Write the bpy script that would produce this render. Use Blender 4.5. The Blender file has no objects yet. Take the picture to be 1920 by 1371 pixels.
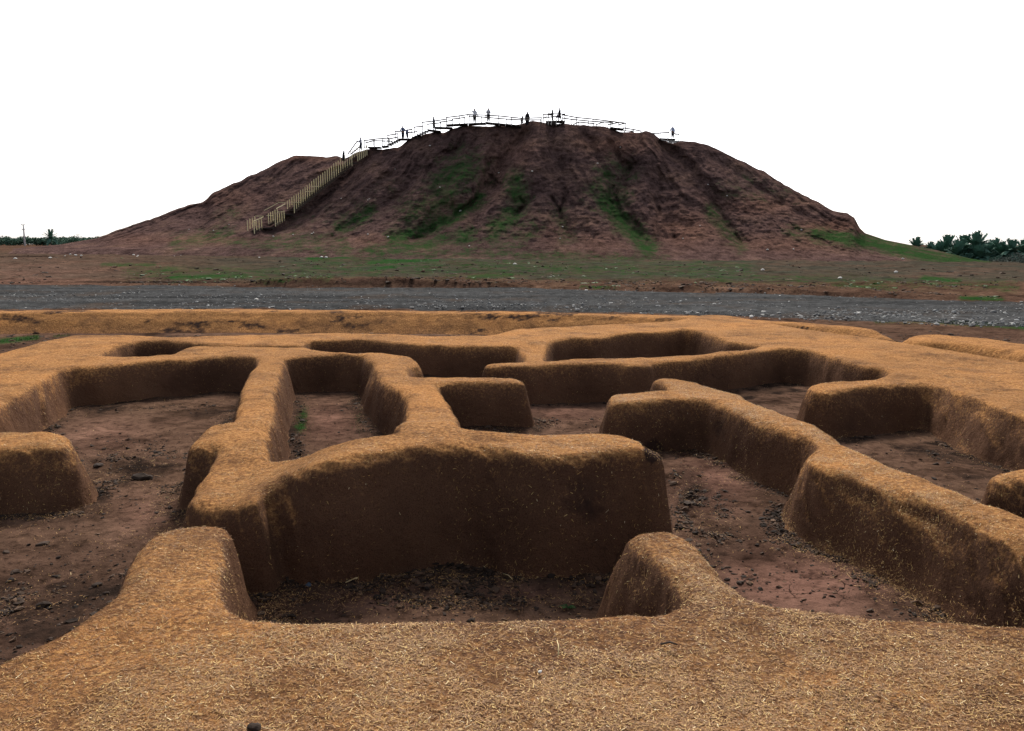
import bpy, bmesh, math, random
import numpy as np
from mathutils import Vector, Matrix

S = bpy.context.scene
C = S.collection
rng = np.random.default_rng(7)
random.seed(7)

# ------------------------------------------------------------------ camera, light
EYE = np.array([0.0, 0.0, 2.1])
F = 1536.0                      # focal length in photo pixels (1920 wide)
HORIZON = 458.0
PITCH = math.atan((685.5 - HORIZON) / F)
cam_d = bpy.data.cameras.new("camera")
cam_d.sensor_width = 36.0
cam_d.lens = 36.0 * F / 1920.0
cam_d.clip_start = 0.05
cam_d.clip_end = 9000
cam = bpy.data.objects.new("camera", cam_d)
cam.location = EYE
cam.rotation_euler = (math.radians(90) - PITCH, 0, 0)
C.objects.link(cam)
S.camera = cam

SUN_EL, SUN_AZ = 43.0, 3.0      # sun in front of the camera, high; azimuth clockwise from +Y
w = bpy.data.worlds.new("World")
S.world = w
w.use_nodes = True
wn = w.node_tree
bg = wn.nodes["Background"]
sky = wn.nodes.new("ShaderNodeTexSky")
sky.sky_type = 'NISHITA'
sky.sun_disc = False
sky.sun_elevation = math.radians(SUN_EL)
sky.sun_rotation = math.radians(SUN_AZ)
sky.altitude = 0
sky.air_density = 0.5
sky.dust_density = 2.2
sky.ozone_density = 1.0
hs = wn.nodes.new("ShaderNodeHueSaturation")       # thin overcast: the blue is veiled
hs.inputs["Saturation"].default_value = 0.35
wn.links.new(sky.outputs[0], hs.inputs["Color"])
wn.links.new(hs.outputs[0], bg.inputs[0])
bg.inputs[1].default_value = 0.15

sl = bpy.data.lights.new("sun", 'SUN')
sl.energy = 2.7
sl.angle = math.radians(13)
sl.color = (1.0, 0.93, 0.82)
so = bpy.data.objects.new("sun", sl)
el, az = math.radians(SUN_EL), math.radians(SUN_AZ)
sd = Vector((math.sin(az) * math.cos(el), math.cos(az) * math.cos(el), math.sin(el)))
so.rotation_euler = sd.to_track_quat('Z', 'Y').to_euler()
so.location = (0, 0, 60)
C.objects.link(so)

S.view_settings.view_transform = 'Standard'
S.view_settings.look = 'None'
S.view_settings.gamma = 1.0
S.view_settings.exposure = 0.7
S.view_settings.use_curve_mapping = False

# ------------------------------------------------------------------ geometry helpers
cp, sp = math.cos(PITCH), math.sin(PITCH)

def ray(px, py):
    a = (np.asarray(px, float) - 960.0) / F
    b = -(np.asarray(py, float) - 685.5) / F
    return a, cp + b * sp, b * cp - sp          # x, y(forward), z, at unit camera depth

def on_z(px, py, z):
    x, y, q = ray(px, py)
    k = (z - EYE[2]) / q
    return x * k, y * k

def at_y(px, py, Y):
    """point on the pixel's ray at forward distance Y"""
    x, y, q = ray(px, py)
    k = Y / y
    return x * k, Y + 0 * x, EYE[2] + q * k

def project(X, Y, Z):
    z = Z - EYE[2]
    d = np.maximum(Y * cp - z * sp, 1e-3)
    return 960 + F * X / d, 685.5 - F * (Y * sp + z * cp) / d

def hashn(ix, iy, seed):
    h = (ix.astype(np.int64) * 374761393 + iy.astype(np.int64) * 668265263 + seed * 974634541) & 0x7fffffff
    h = ((h ^ (h >> 13)) * 1274126177) & 0x7fffffff
    h = (h ^ (h >> 16)) & 0xffff
    return h / 32767.5 - 1.0

def vnoise(x, y, seed=0):
    x, y = np.broadcast_arrays(np.asarray(x, float), np.asarray(y, float))
    ix, iy = np.floor(x), np.floor(y)
    fx, fy = x - ix, y - iy
    u = fx * fx * fx * (fx * (fx * 6 - 15) + 10)
    v = fy * fy * fy * (fy * (fy * 6 - 15) + 10)
    ix = ix.astype(np.int64); iy = iy.astype(np.int64)
    a = hashn(ix, iy, seed); b = hashn(ix + 1, iy, seed)
    c = hashn(ix, iy + 1, seed); d = hashn(ix + 1, iy + 1, seed)
    return a + (b - a) * u + (c - a) * v + (a - b - c + d) * u * v

def fbm(x, y, seed=0, octv=4, gain=0.5):
    t, amp, f = 0.0, 1.0, 1.0
    for o in range(octv):
        t = t + amp * vnoise(x * f + 13.7 * o, y * f - 7.3 * o, seed + o)
        amp *= gain; f *= 2.03
    return t

def sstep(a, b, x):
    t = np.clip((x - a) / (b - a), 0, 1)
    return t * t * (3 - 2 * t)

def mesh_from(name, V, Fc, mat=None, smooth=True, normals=None, uv=None):
    me = bpy.data.meshes.new(name)
    V = np.ascontiguousarray(V, np.float32); Fc = np.ascontiguousarray(Fc, np.int32)
    n, k = Fc.shape
    me.vertices.add(len(V)); me.vertices.foreach_set("co", V.ravel())
    me.loops.add(n * k); me.loops.foreach_set("vertex_index", Fc.ravel())
    me.polygons.add(n)
    me.polygons.foreach_set("loop_start", np.arange(0, n * k, k, dtype=np.int32))
    me.update(calc_edges=True)
    me.polygons.foreach_set("use_smooth", np.full(n, smooth))
    if mat: me.materials.append(mat)
    if normals is not None:
        me.normals_split_custom_set_from_vertices([tuple(x) for x in normals.tolist()])
    return me

def attr(me, name, vals):
    a = me.attributes.new(name, 'FLOAT', 'POINT')
    a.data.foreach_set("value", np.ascontiguousarray(vals, np.float32))

def add(name, me, parent=None, kind=None, label=None, cat=None, group=None, loc=None):
    o = bpy.data.objects.new(name, me)
    C.objects.link(o)
    if parent: o.parent = parent
    if kind: o["kind"] = kind
    if label: o["label"] = label
    if cat: o["category"] = cat
    if group: o["group"] = group
    if loc is not None: o.location = loc
    return o

def grid_faces(nr, nc):
    i = np.arange(nr * nc).reshape(nr, nc)
    return np.stack([i[:-1, :-1], i[:-1, 1:], i[1:, 1:], i[1:, :-1]], -1).reshape(-1, 4)

# ------------------------------------------------------------------ material helpers
def new_mat(name, rough=0.95, spec=0.15):
    m = bpy.data.materials.new(name)
    m.use_nodes = True
    b = m.node_tree.nodes["Principled BSDF"]
    b.inputs["Roughness"].default_value = rough
    b.inputs["Specular IOR Level"].default_value = spec
    return m, m.node_tree, b

def nd(t, typ, **kw):
    n = t.nodes.new(typ)
    for k, v in kw.items():
        setattr(n, k, v)
    return n

def inp(n, **kw):
    for k, v in kw.items():
        n.inputs[k.replace('_', ' ')].default_value = v
    return n

def coords(t, scale=(1, 1, 1)):
    g = nd(t, "ShaderNodeNewGeometry")
    m = nd(t, "ShaderNodeMapping")
    m.inputs["Scale"].default_value = scale
    t.links.new(g.outputs["Position"], m.inputs["Vector"])
    return m.outputs[0]

def noise(t, scale, detail=4, rough=0.55, vec=None, dist=0.0):
    n = nd(t, "ShaderNodeTexNoise")
    inp(n, Scale=scale, Detail=detail, Roughness=rough, Distortion=dist)
    t.links.new(vec if vec else coords(t), n.inputs["Vector"])
    return n.outputs[0]

def ramp(t, fac, stops):
    r = nd(t, "ShaderNodeValToRGB")
    e = r.color_ramp.elements
    while len(e) < len(stops): e.new(0.5)
    for i, (p, c) in enumerate(stops):
        e[i].position = p
        if not hasattr(c, '__len__'): c = (c, c, c)
        e[i].color = (*c, 1)
    t.links.new(fac, r.inputs[0])
    return r.outputs[0]

def mix(t, fac, a, b, mode='MIX'):
    m = nd(t, "ShaderNodeMix", data_type='RGBA', blend_type=mode)
    for sock, v in ((m.inputs[0], fac), (m.inputs[6], a), (m.inputs[7], b)):
        if hasattr(v, 'is_linked') or hasattr(v, 'links'):
            t.links.new(v, sock)
        elif hasattr(v, '__len__'):
            sock.default_value = (*v, 1)
        else:
            sock.default_value = v
    return m.outputs[2]

def math_n(t, op, a, b=0.0, c=0.0, clamp=False):
    m = nd(t, "ShaderNodeMath", operation=op, use_clamp=clamp)
    for i, v in enumerate((a, b, c)):
        if hasattr(v, 'links'): t.links.new(v, m.inputs[i])
        else: m.inputs[i].default_value = v
    return m.outputs[0]

def bump(t, b, h, strength, dist, prev=None):
    n = nd(t, "ShaderNodeBump")
    n.inputs["Strength"].default_value = strength
    n.inputs["Distance"].default_value = dist
    t.links.new(h, n.inputs["Height"])
    if prev: t.links.new(prev, n.inputs["Normal"])
    t.links.new(n.outputs[0], b.inputs["Normal"])
    return n.outputs[0]

def attrn(t, name):
    a = nd(t, "ShaderNodeAttribute")
    a.attribute_name = name
    return a.outputs["Fac"]

def flat_mat(name, col, rough=0.8, var=0.25, scale=8.0, spec=0.2):
    m, t, b = new_mat(name, rough, spec)
    n = noise(t, scale, 3)
    c = mix(t, n, tuple(x * (1 - var) for x in col), tuple(min(1, x * (1 + var)) for x in col))
    t.links.new(c, b.inputs["Base Color"])
    return m

# --- straw and mud plaster of the walls
def wall_material():
    m, t, b = new_mat("straw_mud_plaster", 1.0, 0.03)
    straw = attrn(t, "straw")            # how much chaff lies on the plaster here
    stain_shade = attrn(t, "stain_shade")
    n1 = noise(t, 1.3, 5, 0.6)
    n2 = noise(t, 38.0, 4, 0.65)
    n3 = noise(t, 150.0, 3, 0.6)
    mud = ramp(t, n1, [(0.3, (0.092, 0.047, 0.029)), (0.7, (0.160, 0.084, 0.050))])
    gold = ramp(t, n2, [(0.28, (0.225, 0.100, 0.041)), (0.5, (0.425, 0.205, 0.076)), (0.72, (0.60, 0.325, 0.125))])
    cover = math_n(t, 'ADD', straw, math_n(t, 'MULTIPLY', math_n(t, 'SUBTRACT', n2, 0.5), 1.4))
    cover = ramp(t, cover, [(0.15, 0.0), (0.85, 1.0)])
    patch = ramp(t, noise(t, 2.6, 5, 0.65), [(0.34, 0.5), (0.50, 1.0)])
    cover = math_n(t, 'MULTIPLY', cover, patch)
    col = mix(t, cover, mud, gold)
    col = mix(t, 1.0, col, ramp(t, noise(t, 0.8, 4, 0.6), [(0.32, (0.74, 0.74, 0.78)), (0.5, (1.0, 1.0, 1.0)), (0.68, (1.12, 1.08, 1.02))]), 'MULTIPLY')
    dk = ramp(t, n3, [(0.32, 0.5), (0.5, 1.0), (0.7, 1.15)])  # dark flecks: shaded gaps between straws, painted into the colour
    col = mix(t, 1.0, col, dk, 'MULTIPLY')
    vv = nd(t, "ShaderNodeTexVoronoi", feature='DISTANCE_TO_EDGE'); vv.inputs["Scale"].default_value = 2.2
    wz = nd(t, "ShaderNodeTexNoise"); inp(wz, Scale=6.0, Detail=4)
    t.links.new(coords(t), wz.inputs["Vector"])
    ws = nd(t, "ShaderNodeVectorMath", operation='SCALE'); ws.inputs["Scale"].default_value = 0.35
    t.links.new(wz.outputs["Color"], ws.inputs[0])
    wa = nd(t, "ShaderNodeVectorMath", operation='ADD')
    t.links.new(coords(t), wa.inputs[0]); t.links.new(ws.outputs[0], wa.inputs[1])
    t.links.new(wa.outputs[0], vv.inputs["Vector"])
    ck = math_n(t, 'MULTIPLY', ramp(t, vv.outputs["Distance"], [(0.004, 0.75), (0.016, 0.0)]), ramp(t, noise(t, 1.1, 3), [(0.54, 0.0), (0.66, 1.0)]))
    col = mix(t, ck, col, (0.05, 0.028, 0.02))
    st = ramp(t, math_n(t, 'ADD', stain_shade, math_n(t, 'MULTIPLY', math_n(t, 'SUBTRACT', noise(t, 9.0, 4), 0.5), 0.9)), [(0.35, 0.0), (0.7, 1.0)])
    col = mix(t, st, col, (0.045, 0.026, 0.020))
    t.links.new(col, b.inputs["Base Color"])
    p = bump(t, b, noise(t, 6.0, 8, 0.72), 0.95, 0.09)
    bump(t, b, n3, 0.5, 0.008, p)
    return m

def straw_material():
    m, t, b = new_mat("straw_chaff", 0.7, 0.25)
    r = attrn(t, "tone")
    c = ramp(t, r, [(0.0, (0.16, 0.085, 0.04)), (0.3, (0.32, 0.165, 0.065)), (0.65, (0.51, 0.305, 0.10)), (0.9, (0.70, 0.49, 0.19)), (1.0, (0.86, 0.72, 0.46))])
    t.links.new(c, b.inputs["Base Color"])
    return m

def earth_material(name, mound=False):
    """bare soil with grass where the grass attribute says so"""
    m, t, b = new_mat(name, 1.0, 0.0)
    grass = attrn(t, "grass"); red = attrn(t, "red"); dark = attrn(t, "dark")
    n1 = noise(t, 0.22 if mound else 0.35, 6, 0.62)
    n2 = noise(t, 2.2 if mound else 3.0, 6, 0.65)
    n3 = noise(t, 11.0, 5, 0.7)
    base = ramp(t, n1, ([(0.3, (0.070, 0.044, 0.041)), (0.5, (0.108, 0.067, 0.060)), (0.72, (0.158, 0.097, 0.074))] if mound else [(0.3, (0.060, 0.035, 0.026)), (0.5, (0.090, 0.053, 0.037)), (0.72, (0.136, 0.082, 0.055))]))
    base = mix(t, red, base, (0.185, 0.095, 0.066) if mound else (0.185, 0.098, 0.074))
    base = mix(t, 1.0, base, ramp(t, n2, [(0.3, 0.5), (0.52, 1.0), (0.75, 1.35)]), 'MULTIPLY')
    base = mix(t, 1.0, base, ramp(t, n3, [(0.34, 0.45), (0.48, 1.0), (0.7, 1.25)]), 'MULTIPLY')
    n4 = noise(t, 0.9, 4, 0.7)
    if not mound:
        base = mix(t, math_n(t, 'MULTIPLY', attrn(t, 'turf'), ramp(t, noise(t, 0.16, 5, 0.6), [(0.3, 0.35), (0.6, 1.0)])), base, (0.050, 0.047, 0.036))
    base = mix(t, 1.0, base, ramp(t, n4, [(0.32, 0.5), (0.5, 1.0), (0.7, 1.35)]), 'MULTIPLY')
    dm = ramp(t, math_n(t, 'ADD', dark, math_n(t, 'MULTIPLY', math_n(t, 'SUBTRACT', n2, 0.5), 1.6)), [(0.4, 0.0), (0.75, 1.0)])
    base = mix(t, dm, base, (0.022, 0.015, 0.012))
    gcol = ramp(t, n3, [(0.3, (0.012, 0.034, 0.011)), (0.6, (0.026, 0.076, 0.020)), (0.8, (0.050, 0.105, 0.032))] if mound else [(0.3, (0.010, 0.030, 0.009)), (0.6, (0.018, 0.070, 0.016)), (0.8, (0.034, 0.090, 0.022))])
    gm = math_n(t, 'ADD', grass, math_n(t, 'MULTIPLY', math_n(t, 'SUBTRACT', n3, 0.5), 1.5))
    gm = math_n(t, 'ADD', gm, math_n(t, 'MULTIPLY', math_n(t, 'SUBTRACT', n2, 0.5), 1.6))
    gm = math_n(t, 'ADD', gm, math_n(t, 'MULTIPLY', math_n(t, 'SUBTRACT', noise(t, 0.7, 5, 0.65), 0.5), 2.0))
    gm = ramp(t, gm, [(0.25, 0.0), (0.95, 0.92)])
    gm = math_n(t, 'MULTIPLY', gm, math_n(t, 'MULTIPLY', grass, 4.0, clamp=True))
    col = mix(t, gm, base, gcol)
    t.links.new(col, b.inputs["Base Color"])
    if mound:
        h = noise(t, 1.2, 8, 0.7, coords(t, (1, 1, 2.2)))
        p = bump(t, b, h, 0.55, 0.4)
        p = bump(t, b, noise(t, 1.4, 5, 0.6, coords(t, (0.35, 0.35, 2.6))), 0.55, 0.35, p)
        bump(t, b, noise(t, 6.0, 6, 0.7, coords(t, (1, 1, 2.5))), 0.6, 0.12, p)
    else:
        p = bump(t, b, noise(t, 6.0, 8, 0.7), 0.7, 0.06)
        bump(t, b, noise(t, 60.0, 4, 0.7), 0.5, 0.012, p)
    return m, t, b, col

M_wall = wall_material()
M_straw = straw_material()
M_mound = earth_material("mound_earth", True)[0]

def ground_material():
    m, t, b, col = earth_material("trodden_earth")
    crack = attrn(t, "crack"); wet = attrn(t, "wet")
    v = nd(t, "ShaderNodeTexVoronoi", feature='DISTANCE_TO_EDGE')
    v.inputs["Scale"].default_value = 3.6
    wv = nd(t, "ShaderNodeVectorMath", operation='ADD')
    nz = nd(t, "ShaderNodeTexNoise"); inp(nz, Scale=5.0, Detail=4)
    t.links.new(coords(t), nz.inputs["Vector"])
    sc = nd(t, "ShaderNodeVectorMath", operation='SCALE'); sc.inputs["Scale"].default_value = 0.25
    t.links.new(nz.outputs["Color"], sc.inputs[0])
    t.links.new(coords(t), wv.inputs[0]); t.links.new(sc.outputs[0], wv.inputs[1])
    t.links.new(wv.outputs[0], v.inputs["Vector"])
    cr = ramp(t, v.outputs["Distance"], [(0.006, 1.0), (0.022, 0.0)])
    cr = math_n(t, 'MULTIPLY', cr, ramp(t, math_n(t, 'ADD', crack, math_n(t, 'MULTIPLY', math_n(t, 'SUBTRACT', noise(t, 2.5, 3), 0.5), 1.5)), [(0.5, 0.0), (0.8, 1.0)]))
    col = mix(t, cr, col, (0.03, 0.018, 0.014))
    t.links.new(col, b.inputs["Base Color"])
    return m
M_ground = ground_material()

def road_material():
    m, t, b = new_mat("grey_gravel", 1.0, 0.0)
    n1 = noise(t, 0.5, 5, 0.6, coords(t, (0.12, 1.2, 1)))
    n2 = noise(t, 9.0, 4, 0.7)
    n3 = noise(t, 40.0, 2, 0.6)
    c = ramp(t, n1, [(0.3, (0.034, 0.035, 0.036)), (0.7, (0.078, 0.079, 0.080))])
    c = mix(t, 1.0, c, ramp(t, noise(t, 2.2, 6, 0.75), [(0.34, 0.5), (0.5, 1.0), (0.66, 1.5)]), 'MULTIPLY')
    c = mix(t, ramp(t, noise(t, 0.30, 5, 0.65), [(0.52, 0.0), (0.66, 0.6)]), c, (0.075, 0.055, 0.042))
    c = mix(t, 1.0, c, ramp(t, n2, [(0.3, 0.55), (0.6, 1.1), (0.8, 1.6)]), 'MULTIPLY')
    c = mix(t, 1.0, c, ramp(t, n3, [(0.3, 0.7), (0.7, 1.3)]), 'MULTIPLY')
    t.links.new(c, b.inputs["Base Color"])
    bump(t, b, n2, 0.6, 0.05)
    return m
M_road = road_material()

def tone_mat(name, stops, rough=0.9):
    m, t, b = new_mat(name, rough, 0.15)
    c = ramp(t, attrn(t, "tone"), stops)
    t.links.new(c, b.inputs["Base Color"])
    return m
M_clod = tone_mat("dark_mud_clod", [(0.0, (0.020, 0.014, 0.011)), (0.7, (0.050, 0.033, 0.024)), (1.0, (0.12, 0.072, 0.045))])
M_gravel = tone_mat("gravel_stone", [(0.0, (0.09, 0.09, 0.09)), (0.6, (0.28, 0.28, 0.27)), (1.0, (0.72, 0.70, 0.66))])
M_stone = flat_mat("pale_stone", (0.58, 0.56, 0.52), 0.9, 0.2, 12)
M_bluestone = flat_mat("blue_grey_stone", (0.06, 0.085, 0.12), 0.6)
M_grass = tone_mat("grass_blade", [(0.0, (0.018, 0.05, 0.012)), (0.6, (0.04, 0.11, 0.022)), (1.0, (0.09, 0.17, 0.04))], 0.7)
M_palm = tone_mat("palm_leaf", [(0.0, (0.05, 0.10, 0.08)), (0.7, (0.085, 0.18, 0.135)), (1.0, (0.13, 0.23, 0.15))], 0.9)
M_leaf = tone_mat("tree_leaf", [(0.0, (0.04, 0.085, 0.06)), (0.6, (0.07, 0.14, 0.095)), (1.0, (0.11, 0.18, 0.12))], 0.9)
M_greyleaf = tone_mat("grey_green_leaf", [(0.0, (0.05, 0.065, 0.055)), (1.0, (0.13, 0.15, 0.12))], 0.8)
M_trunk = flat_mat("bark", (0.09, 0.07, 0.055), 0.95)
M_bamboo = flat_mat("pale_timber_post", (0.74, 0.64, 0.38), 0.7, 0.25, 3)
M_tread = flat_mat("stair_timber", (0.065, 0.048, 0.036), 0.85)
M_deck = flat_mat("dark_deck_board", (0.035, 0.028, 0.025), 0.9)
M_pipe = flat_mat("scaffold_pipe", (0.13, 0.115, 0.10), 0.8)
M_coupler = flat_mat("pipe_coupler", (0.08, 0.07, 0.065), 0.6)
M_concrete = flat_mat("pole_concrete", (0.50, 0.50, 0.50), 0.9)

# ------------------------------------------------------------------ wall outlines (photo pixels of the wall tops)
def zfloor(X, Y):
    """trodden floor between the walls; lower in the front room"""
    d = np.hypot((X + 0.2) / 2.4, (Y - 4.9) / 1.5)
    return -0.05 * (1 - sstep(0.55, 1.35, d))

def zground(X, Y):
    Ys = np.maximum(Y, 1.0)
    u = np.clip(X / Ys, -0.75, 0.75)
    z85 = np.interp(u, [-0.75, -0.62, -0.3, 0.0, 0.3, 0.5, 0.62, 0.75], [1.0, 0.95, 0.75, 0.6, 0.45, 0.2, -0.05, -0.1])
    far = np.interp(u, [-0.75, -0.5, 0.0, 0.5, 0.75], [1.6, 1.5, 0.6, -2.0, -2.4])
    z = z85 * sstep(41, 86, Y) + (far - z85) * sstep(92, 190, Y)
    return z + np.where(Y < 16, zfloor(X, Y), 0.0)

def ztop(X, Y):
    # the middle room's front wall stands a little higher than the rest
    a = sstep(-1.95, -0.95, X) * (1 - sstep(1.5, 2.0, X))
    b = sstep(4.6, 5.0, Y) * (1 - sstep(6.0, 7.6, Y))
    return 0.5 - 0.05 * sstep(4.4, 5.0, Y) * (1 - sstep(5.8, 6.6, Y)) * (1 - sstep(-1.9, -1.2, X)) * sstep(-2.8, -2.4, X) + 0.25 * a * b

def unproj_top(pts):
    p = np.array(pts, float)
    z = np.full(len(p), 0.5)
    for _ in range(14):
        X, Y = on_z(p[:, 0], p[:, 1], z)
        z = 0.5 * z + 0.5 * ztop(X, Y)
    return np.stack([X, Y], 1)

WALL_A = [(-260, 1330), (0, 1232), (60, 1205), (130, 1168), (190, 1125), (225, 1080), (245, 1045), (262, 1010), (278, 990),
          (330, 981), (400, 974), (434, 975), (440, 990), (431, 1030), (420, 1080), (416, 1112), (427, 1138), (470, 1153),
          (560, 1160), (650, 1162), (740, 1159), (850, 1148), (950, 1140), (1040, 1138), (1130, 1140), (1230, 1140), (1268, 1135),
          (1283, 1122), (1270, 1106), (1240, 1070), (1205, 1035), (1180, 1010), (1170, 996), (1185, 989), (1230, 986), (1275, 988),
          (1300, 1000), (1320, 1020), (1350, 1055), (1385, 1090), (1415, 1115), (1450, 1130), (1500, 1137), (1600, 1145), (1700, 1150),
          (1800, 1155), (1870, 1162), (1920, 1166), (2300, 1192)]
WALL_D = [(-500, 800), (-200, 805), (60, 808), (112, 808), (130, 817), (130, 834), (98, 842), (0, 843), (-200, 843), (-500, 846)]
WALL_E = [(1850, 889), (1862, 880), (1920, 873), (2250, 850), (2250, 935), (1920, 905), (1872, 897)]
WALL_C = [(1139, 745), (1148, 736), (1180, 732), (1262, 730), (1230, 716), (1221, 710), (1240, 706), (1267, 706), (1311, 715), (1340, 726),
          (1395, 737), (1417, 753), (1475, 775), (1530, 793), (1559, 811), (1585, 830), (1621, 848), (1676, 870), (1730, 892), (1785, 914),
          (1840, 935), (1894, 954), (1920, 965), (2200, 1075), (2200, 1150), (1920, 1027), (1894, 1013), (1840, 987), (1749, 948), (1694, 930),
          (1639, 911), (1585, 893), (1537, 878), (1506, 864), (1512, 850), (1526, 837), (1512, 824), (1475, 811), (1424, 793), (1384, 775),
          (1351, 762), (1326, 751), (1293, 748), (1230, 753), (1169, 757), (1143, 754)]
WALL_B = [(-400, 780), (-150, 702), (0, 658), (44, 649), (96, 634), (140, 625.5), (175, 625.5), (255, 627), (328, 632), (474, 627), (620, 625),
          (709, 626), (819, 629), (892, 629), (928, 626), (965, 616), (1056, 613), (1147, 607), (1256, 602), (1311, 591), (1366, 591),
          (1439, 604), (1548, 622), (1694, 642), (1840, 666), (1920, 678), (2150, 718), (2500, 790), (2500, 960), (2150, 852), (1920, 779),
          (1876, 768), (1840, 753), (1803, 739), (1767, 726), (1741, 717), (1712, 719), (1676, 722), (1621, 728), (1585, 731), (1548, 735),
          (1525, 732), (1508, 724), (1519, 715), (1585, 713), (1628, 709), (1654, 702), (1663, 695), (1650, 688), (1621, 686), (1585, 678),
          (1548, 666), (1512, 657), (1475, 653), (1439, 657), (1402, 662), (1348, 666), (1293, 675), (1228, 680), (1226, 683), (1165, 686), (1160, 683),
          (1056, 684), (983, 686),
          (914, 686), (905, 682), (914, 678), (983, 677), (976, 655), (968, 646), (928, 648), (855, 648), (746, 642), (691, 637), (638, 637),
          (583, 638), (565, 646), (365, 645), (310, 638), (255, 640), (219, 648), (197, 662), (200, 667), (255, 666), (322, 661), (335, 651),
          (365, 647), (437, 647), (510, 649), (576, 649), (598, 657), (673, 662), (728, 662), (775, 666), (790, 673), (788, 680), (771, 677),
          (768, 691), (771, 702), (782, 703), (855, 704), (928, 704), (965, 706), (985, 714), (986, 719), (979, 720), (928, 717), (873, 717),
          (833, 717), (819, 719), (830, 735), (844, 757), (859, 779), (872, 797), (892, 800), (946, 804), (1001, 803), (1074, 804), (1147, 805),
          (1183, 810), (1215, 822), (1240, 834), (1250, 846), (1234, 850), (1201, 842), (1165, 843), (1110, 852), (1037, 855), (983, 848),
          (928, 837), (873, 833), (819, 834), (764, 841), (709, 852), (638, 866), (583, 881), (540, 894), (506, 905), (495, 914), (489, 934), (470, 939), (354, 940),
          (349, 934), (368, 910), (383, 888), (394, 863), (399, 844), (390, 836), (365, 839), (352, 838), (355, 830), (365, 815), (379, 802),
          (401, 797), (430, 793), (434, 779), (441, 760), (445, 739), (456, 717), (470, 691), (478, 677), (474, 669), (419, 667), (328, 675),
          (255, 680), (200, 686), (139, 688), (109, 694), (73, 717), (47, 731), (18, 748), (0, 759), (-150, 815), (-400, 910)]
HOLE_B1 = [(1019, 650), (1037, 638), (1074, 633), (1110, 635), (1165, 627), (1220, 624), (1256, 621), (1293, 618), (1329, 626), (1366, 638),
           (1395, 642), (1424, 647), (1395, 655), (1348, 658), (1293, 664), (1220, 669), (1147, 671), (1067, 673), (1026, 677)]
HOLE_B2 = [(536, 673), (558, 669), (620, 666), (678, 667), (698, 680), (700, 699), (709, 713), (724, 724), (746, 735), (760, 750), (764, 764),
           (749, 782), (740, 797), (738, 808), (700, 815), (638, 830), (583, 844), (518, 857), (505, 859), (507, 837), (510, 808), (518, 779),
           (519, 742), (525, 713), (532, 688)]
BERM_F = [(-500, 578), (0, 578), (200, 576), (400, 576), (700, 577), (900, 579), (1100, 582), (1300, 587), (1400, 594), (1500, 599), (1600, 605),
          (1650, 611), (1668, 619), (1655, 619), (1600, 611), (1500, 605), (1400, 600), (1300, 592), (1100, 587), (900, 584), (700, 582), (400, 581), (0, 583), (-500, 583)]
BERM_G = [(1690, 638), (1705, 628), (1750, 626), (1860, 634), (1920, 642), (2200, 672), (2200, 700), (1920, 661), (1860, 650), (1780, 641), (1730, 642)]

def poly_sdf(loops, X, Y):
    """signed distance, negative inside; X, Y flat arrays"""
    x = X.astype(np.float32); y = Y.astype(np.float32)
    d2 = np.full(x.shape, 1e9, np.float32)
    inside = np.zeros(x.shape, bool)
    for P in loops:
        for (ax, ay), (bx, by) in zip(P, np.roll(P, -1, 0)):
            ex, ey = bx - ax, by - ay
            L = ex * ex + ey * ey + 1e-12
            wx, wy = x - ax, y - ay
            h = np.clip((wx * ex + wy * ey) / L, 0, 1)
            dx = wx - h * ex; dy = wy - h * ey
            np.minimum(d2, dx * dx + dy * dy, out=d2)
            if ey != 0:
                cond = ((ay <= y) != (by <= y)) & (wx < wy * (ex / ey))
                inside ^= cond
    d = np.sqrt(d2)
    return np.where(inside, -d, d)

def blur(a, n):
    for ax in (0, 1):
        for _ in range(3):
            p = np.pad(a, [(n, n) if k == ax else (0, 0) for k in (0, 1)], mode='edge')
            c = np.cumsum(p, axis=ax)
            c = np.concatenate([np.zeros_like(np.take(c, [0], ax)), c], ax)
            m = 2 * n + 1
            a = (np.take(c, range(m, c.shape[ax]), ax) - np.take(c, range(0, c.shape[ax] - m), ax)) / m
    return a

class SDF:
    def __init__(self, loops, cell, sm, pad=1.2):
        allp = np.concatenate(loops)
        self.x0, self.y0 = allp.min(0) - pad
        x1, y1 = allp.max(0) + pad
        self.c = cell
        nx, ny = int((x1 - self.x0) / cell) + 2, int((y1 - self.y0) / cell) + 2
        gx, gy = np.meshgrid(self.x0 + cell * np.arange(nx), self.y0 + cell * np.arange(ny))
        s = poly_sdf(loops, gx.ravel(), gy.ravel()).reshape(ny, nx).astype(float)
        self.a = blur(s, sm) if sm else s
        self.bbox = (self.x0, self.y0, x1, y1)
    def __call__(self, X, Y):
        ny, nx = self.a.shape
        fx = np.clip((X - self.x0) / self.c, 0, nx - 1.001)
        fy = np.clip((Y - self.y0) / self.c, 0, ny - 1.001)
        i, j = fx.astype(int), fy.astype(int)
        u, v = fx - i, fy - j
        a = self.a
        r = a[j, i] * (1 - u) * (1 - v) + a[j, i + 1] * u * (1 - v) + a[j + 1, i] * (1 - u) * v + a[j + 1, i + 1] * u * v
        out = (X < self.x0) | (X > self.bbox[2]) | (Y < self.y0) | (Y > self.bbox[3])
        return np.where(out, 2.0, r)

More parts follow.
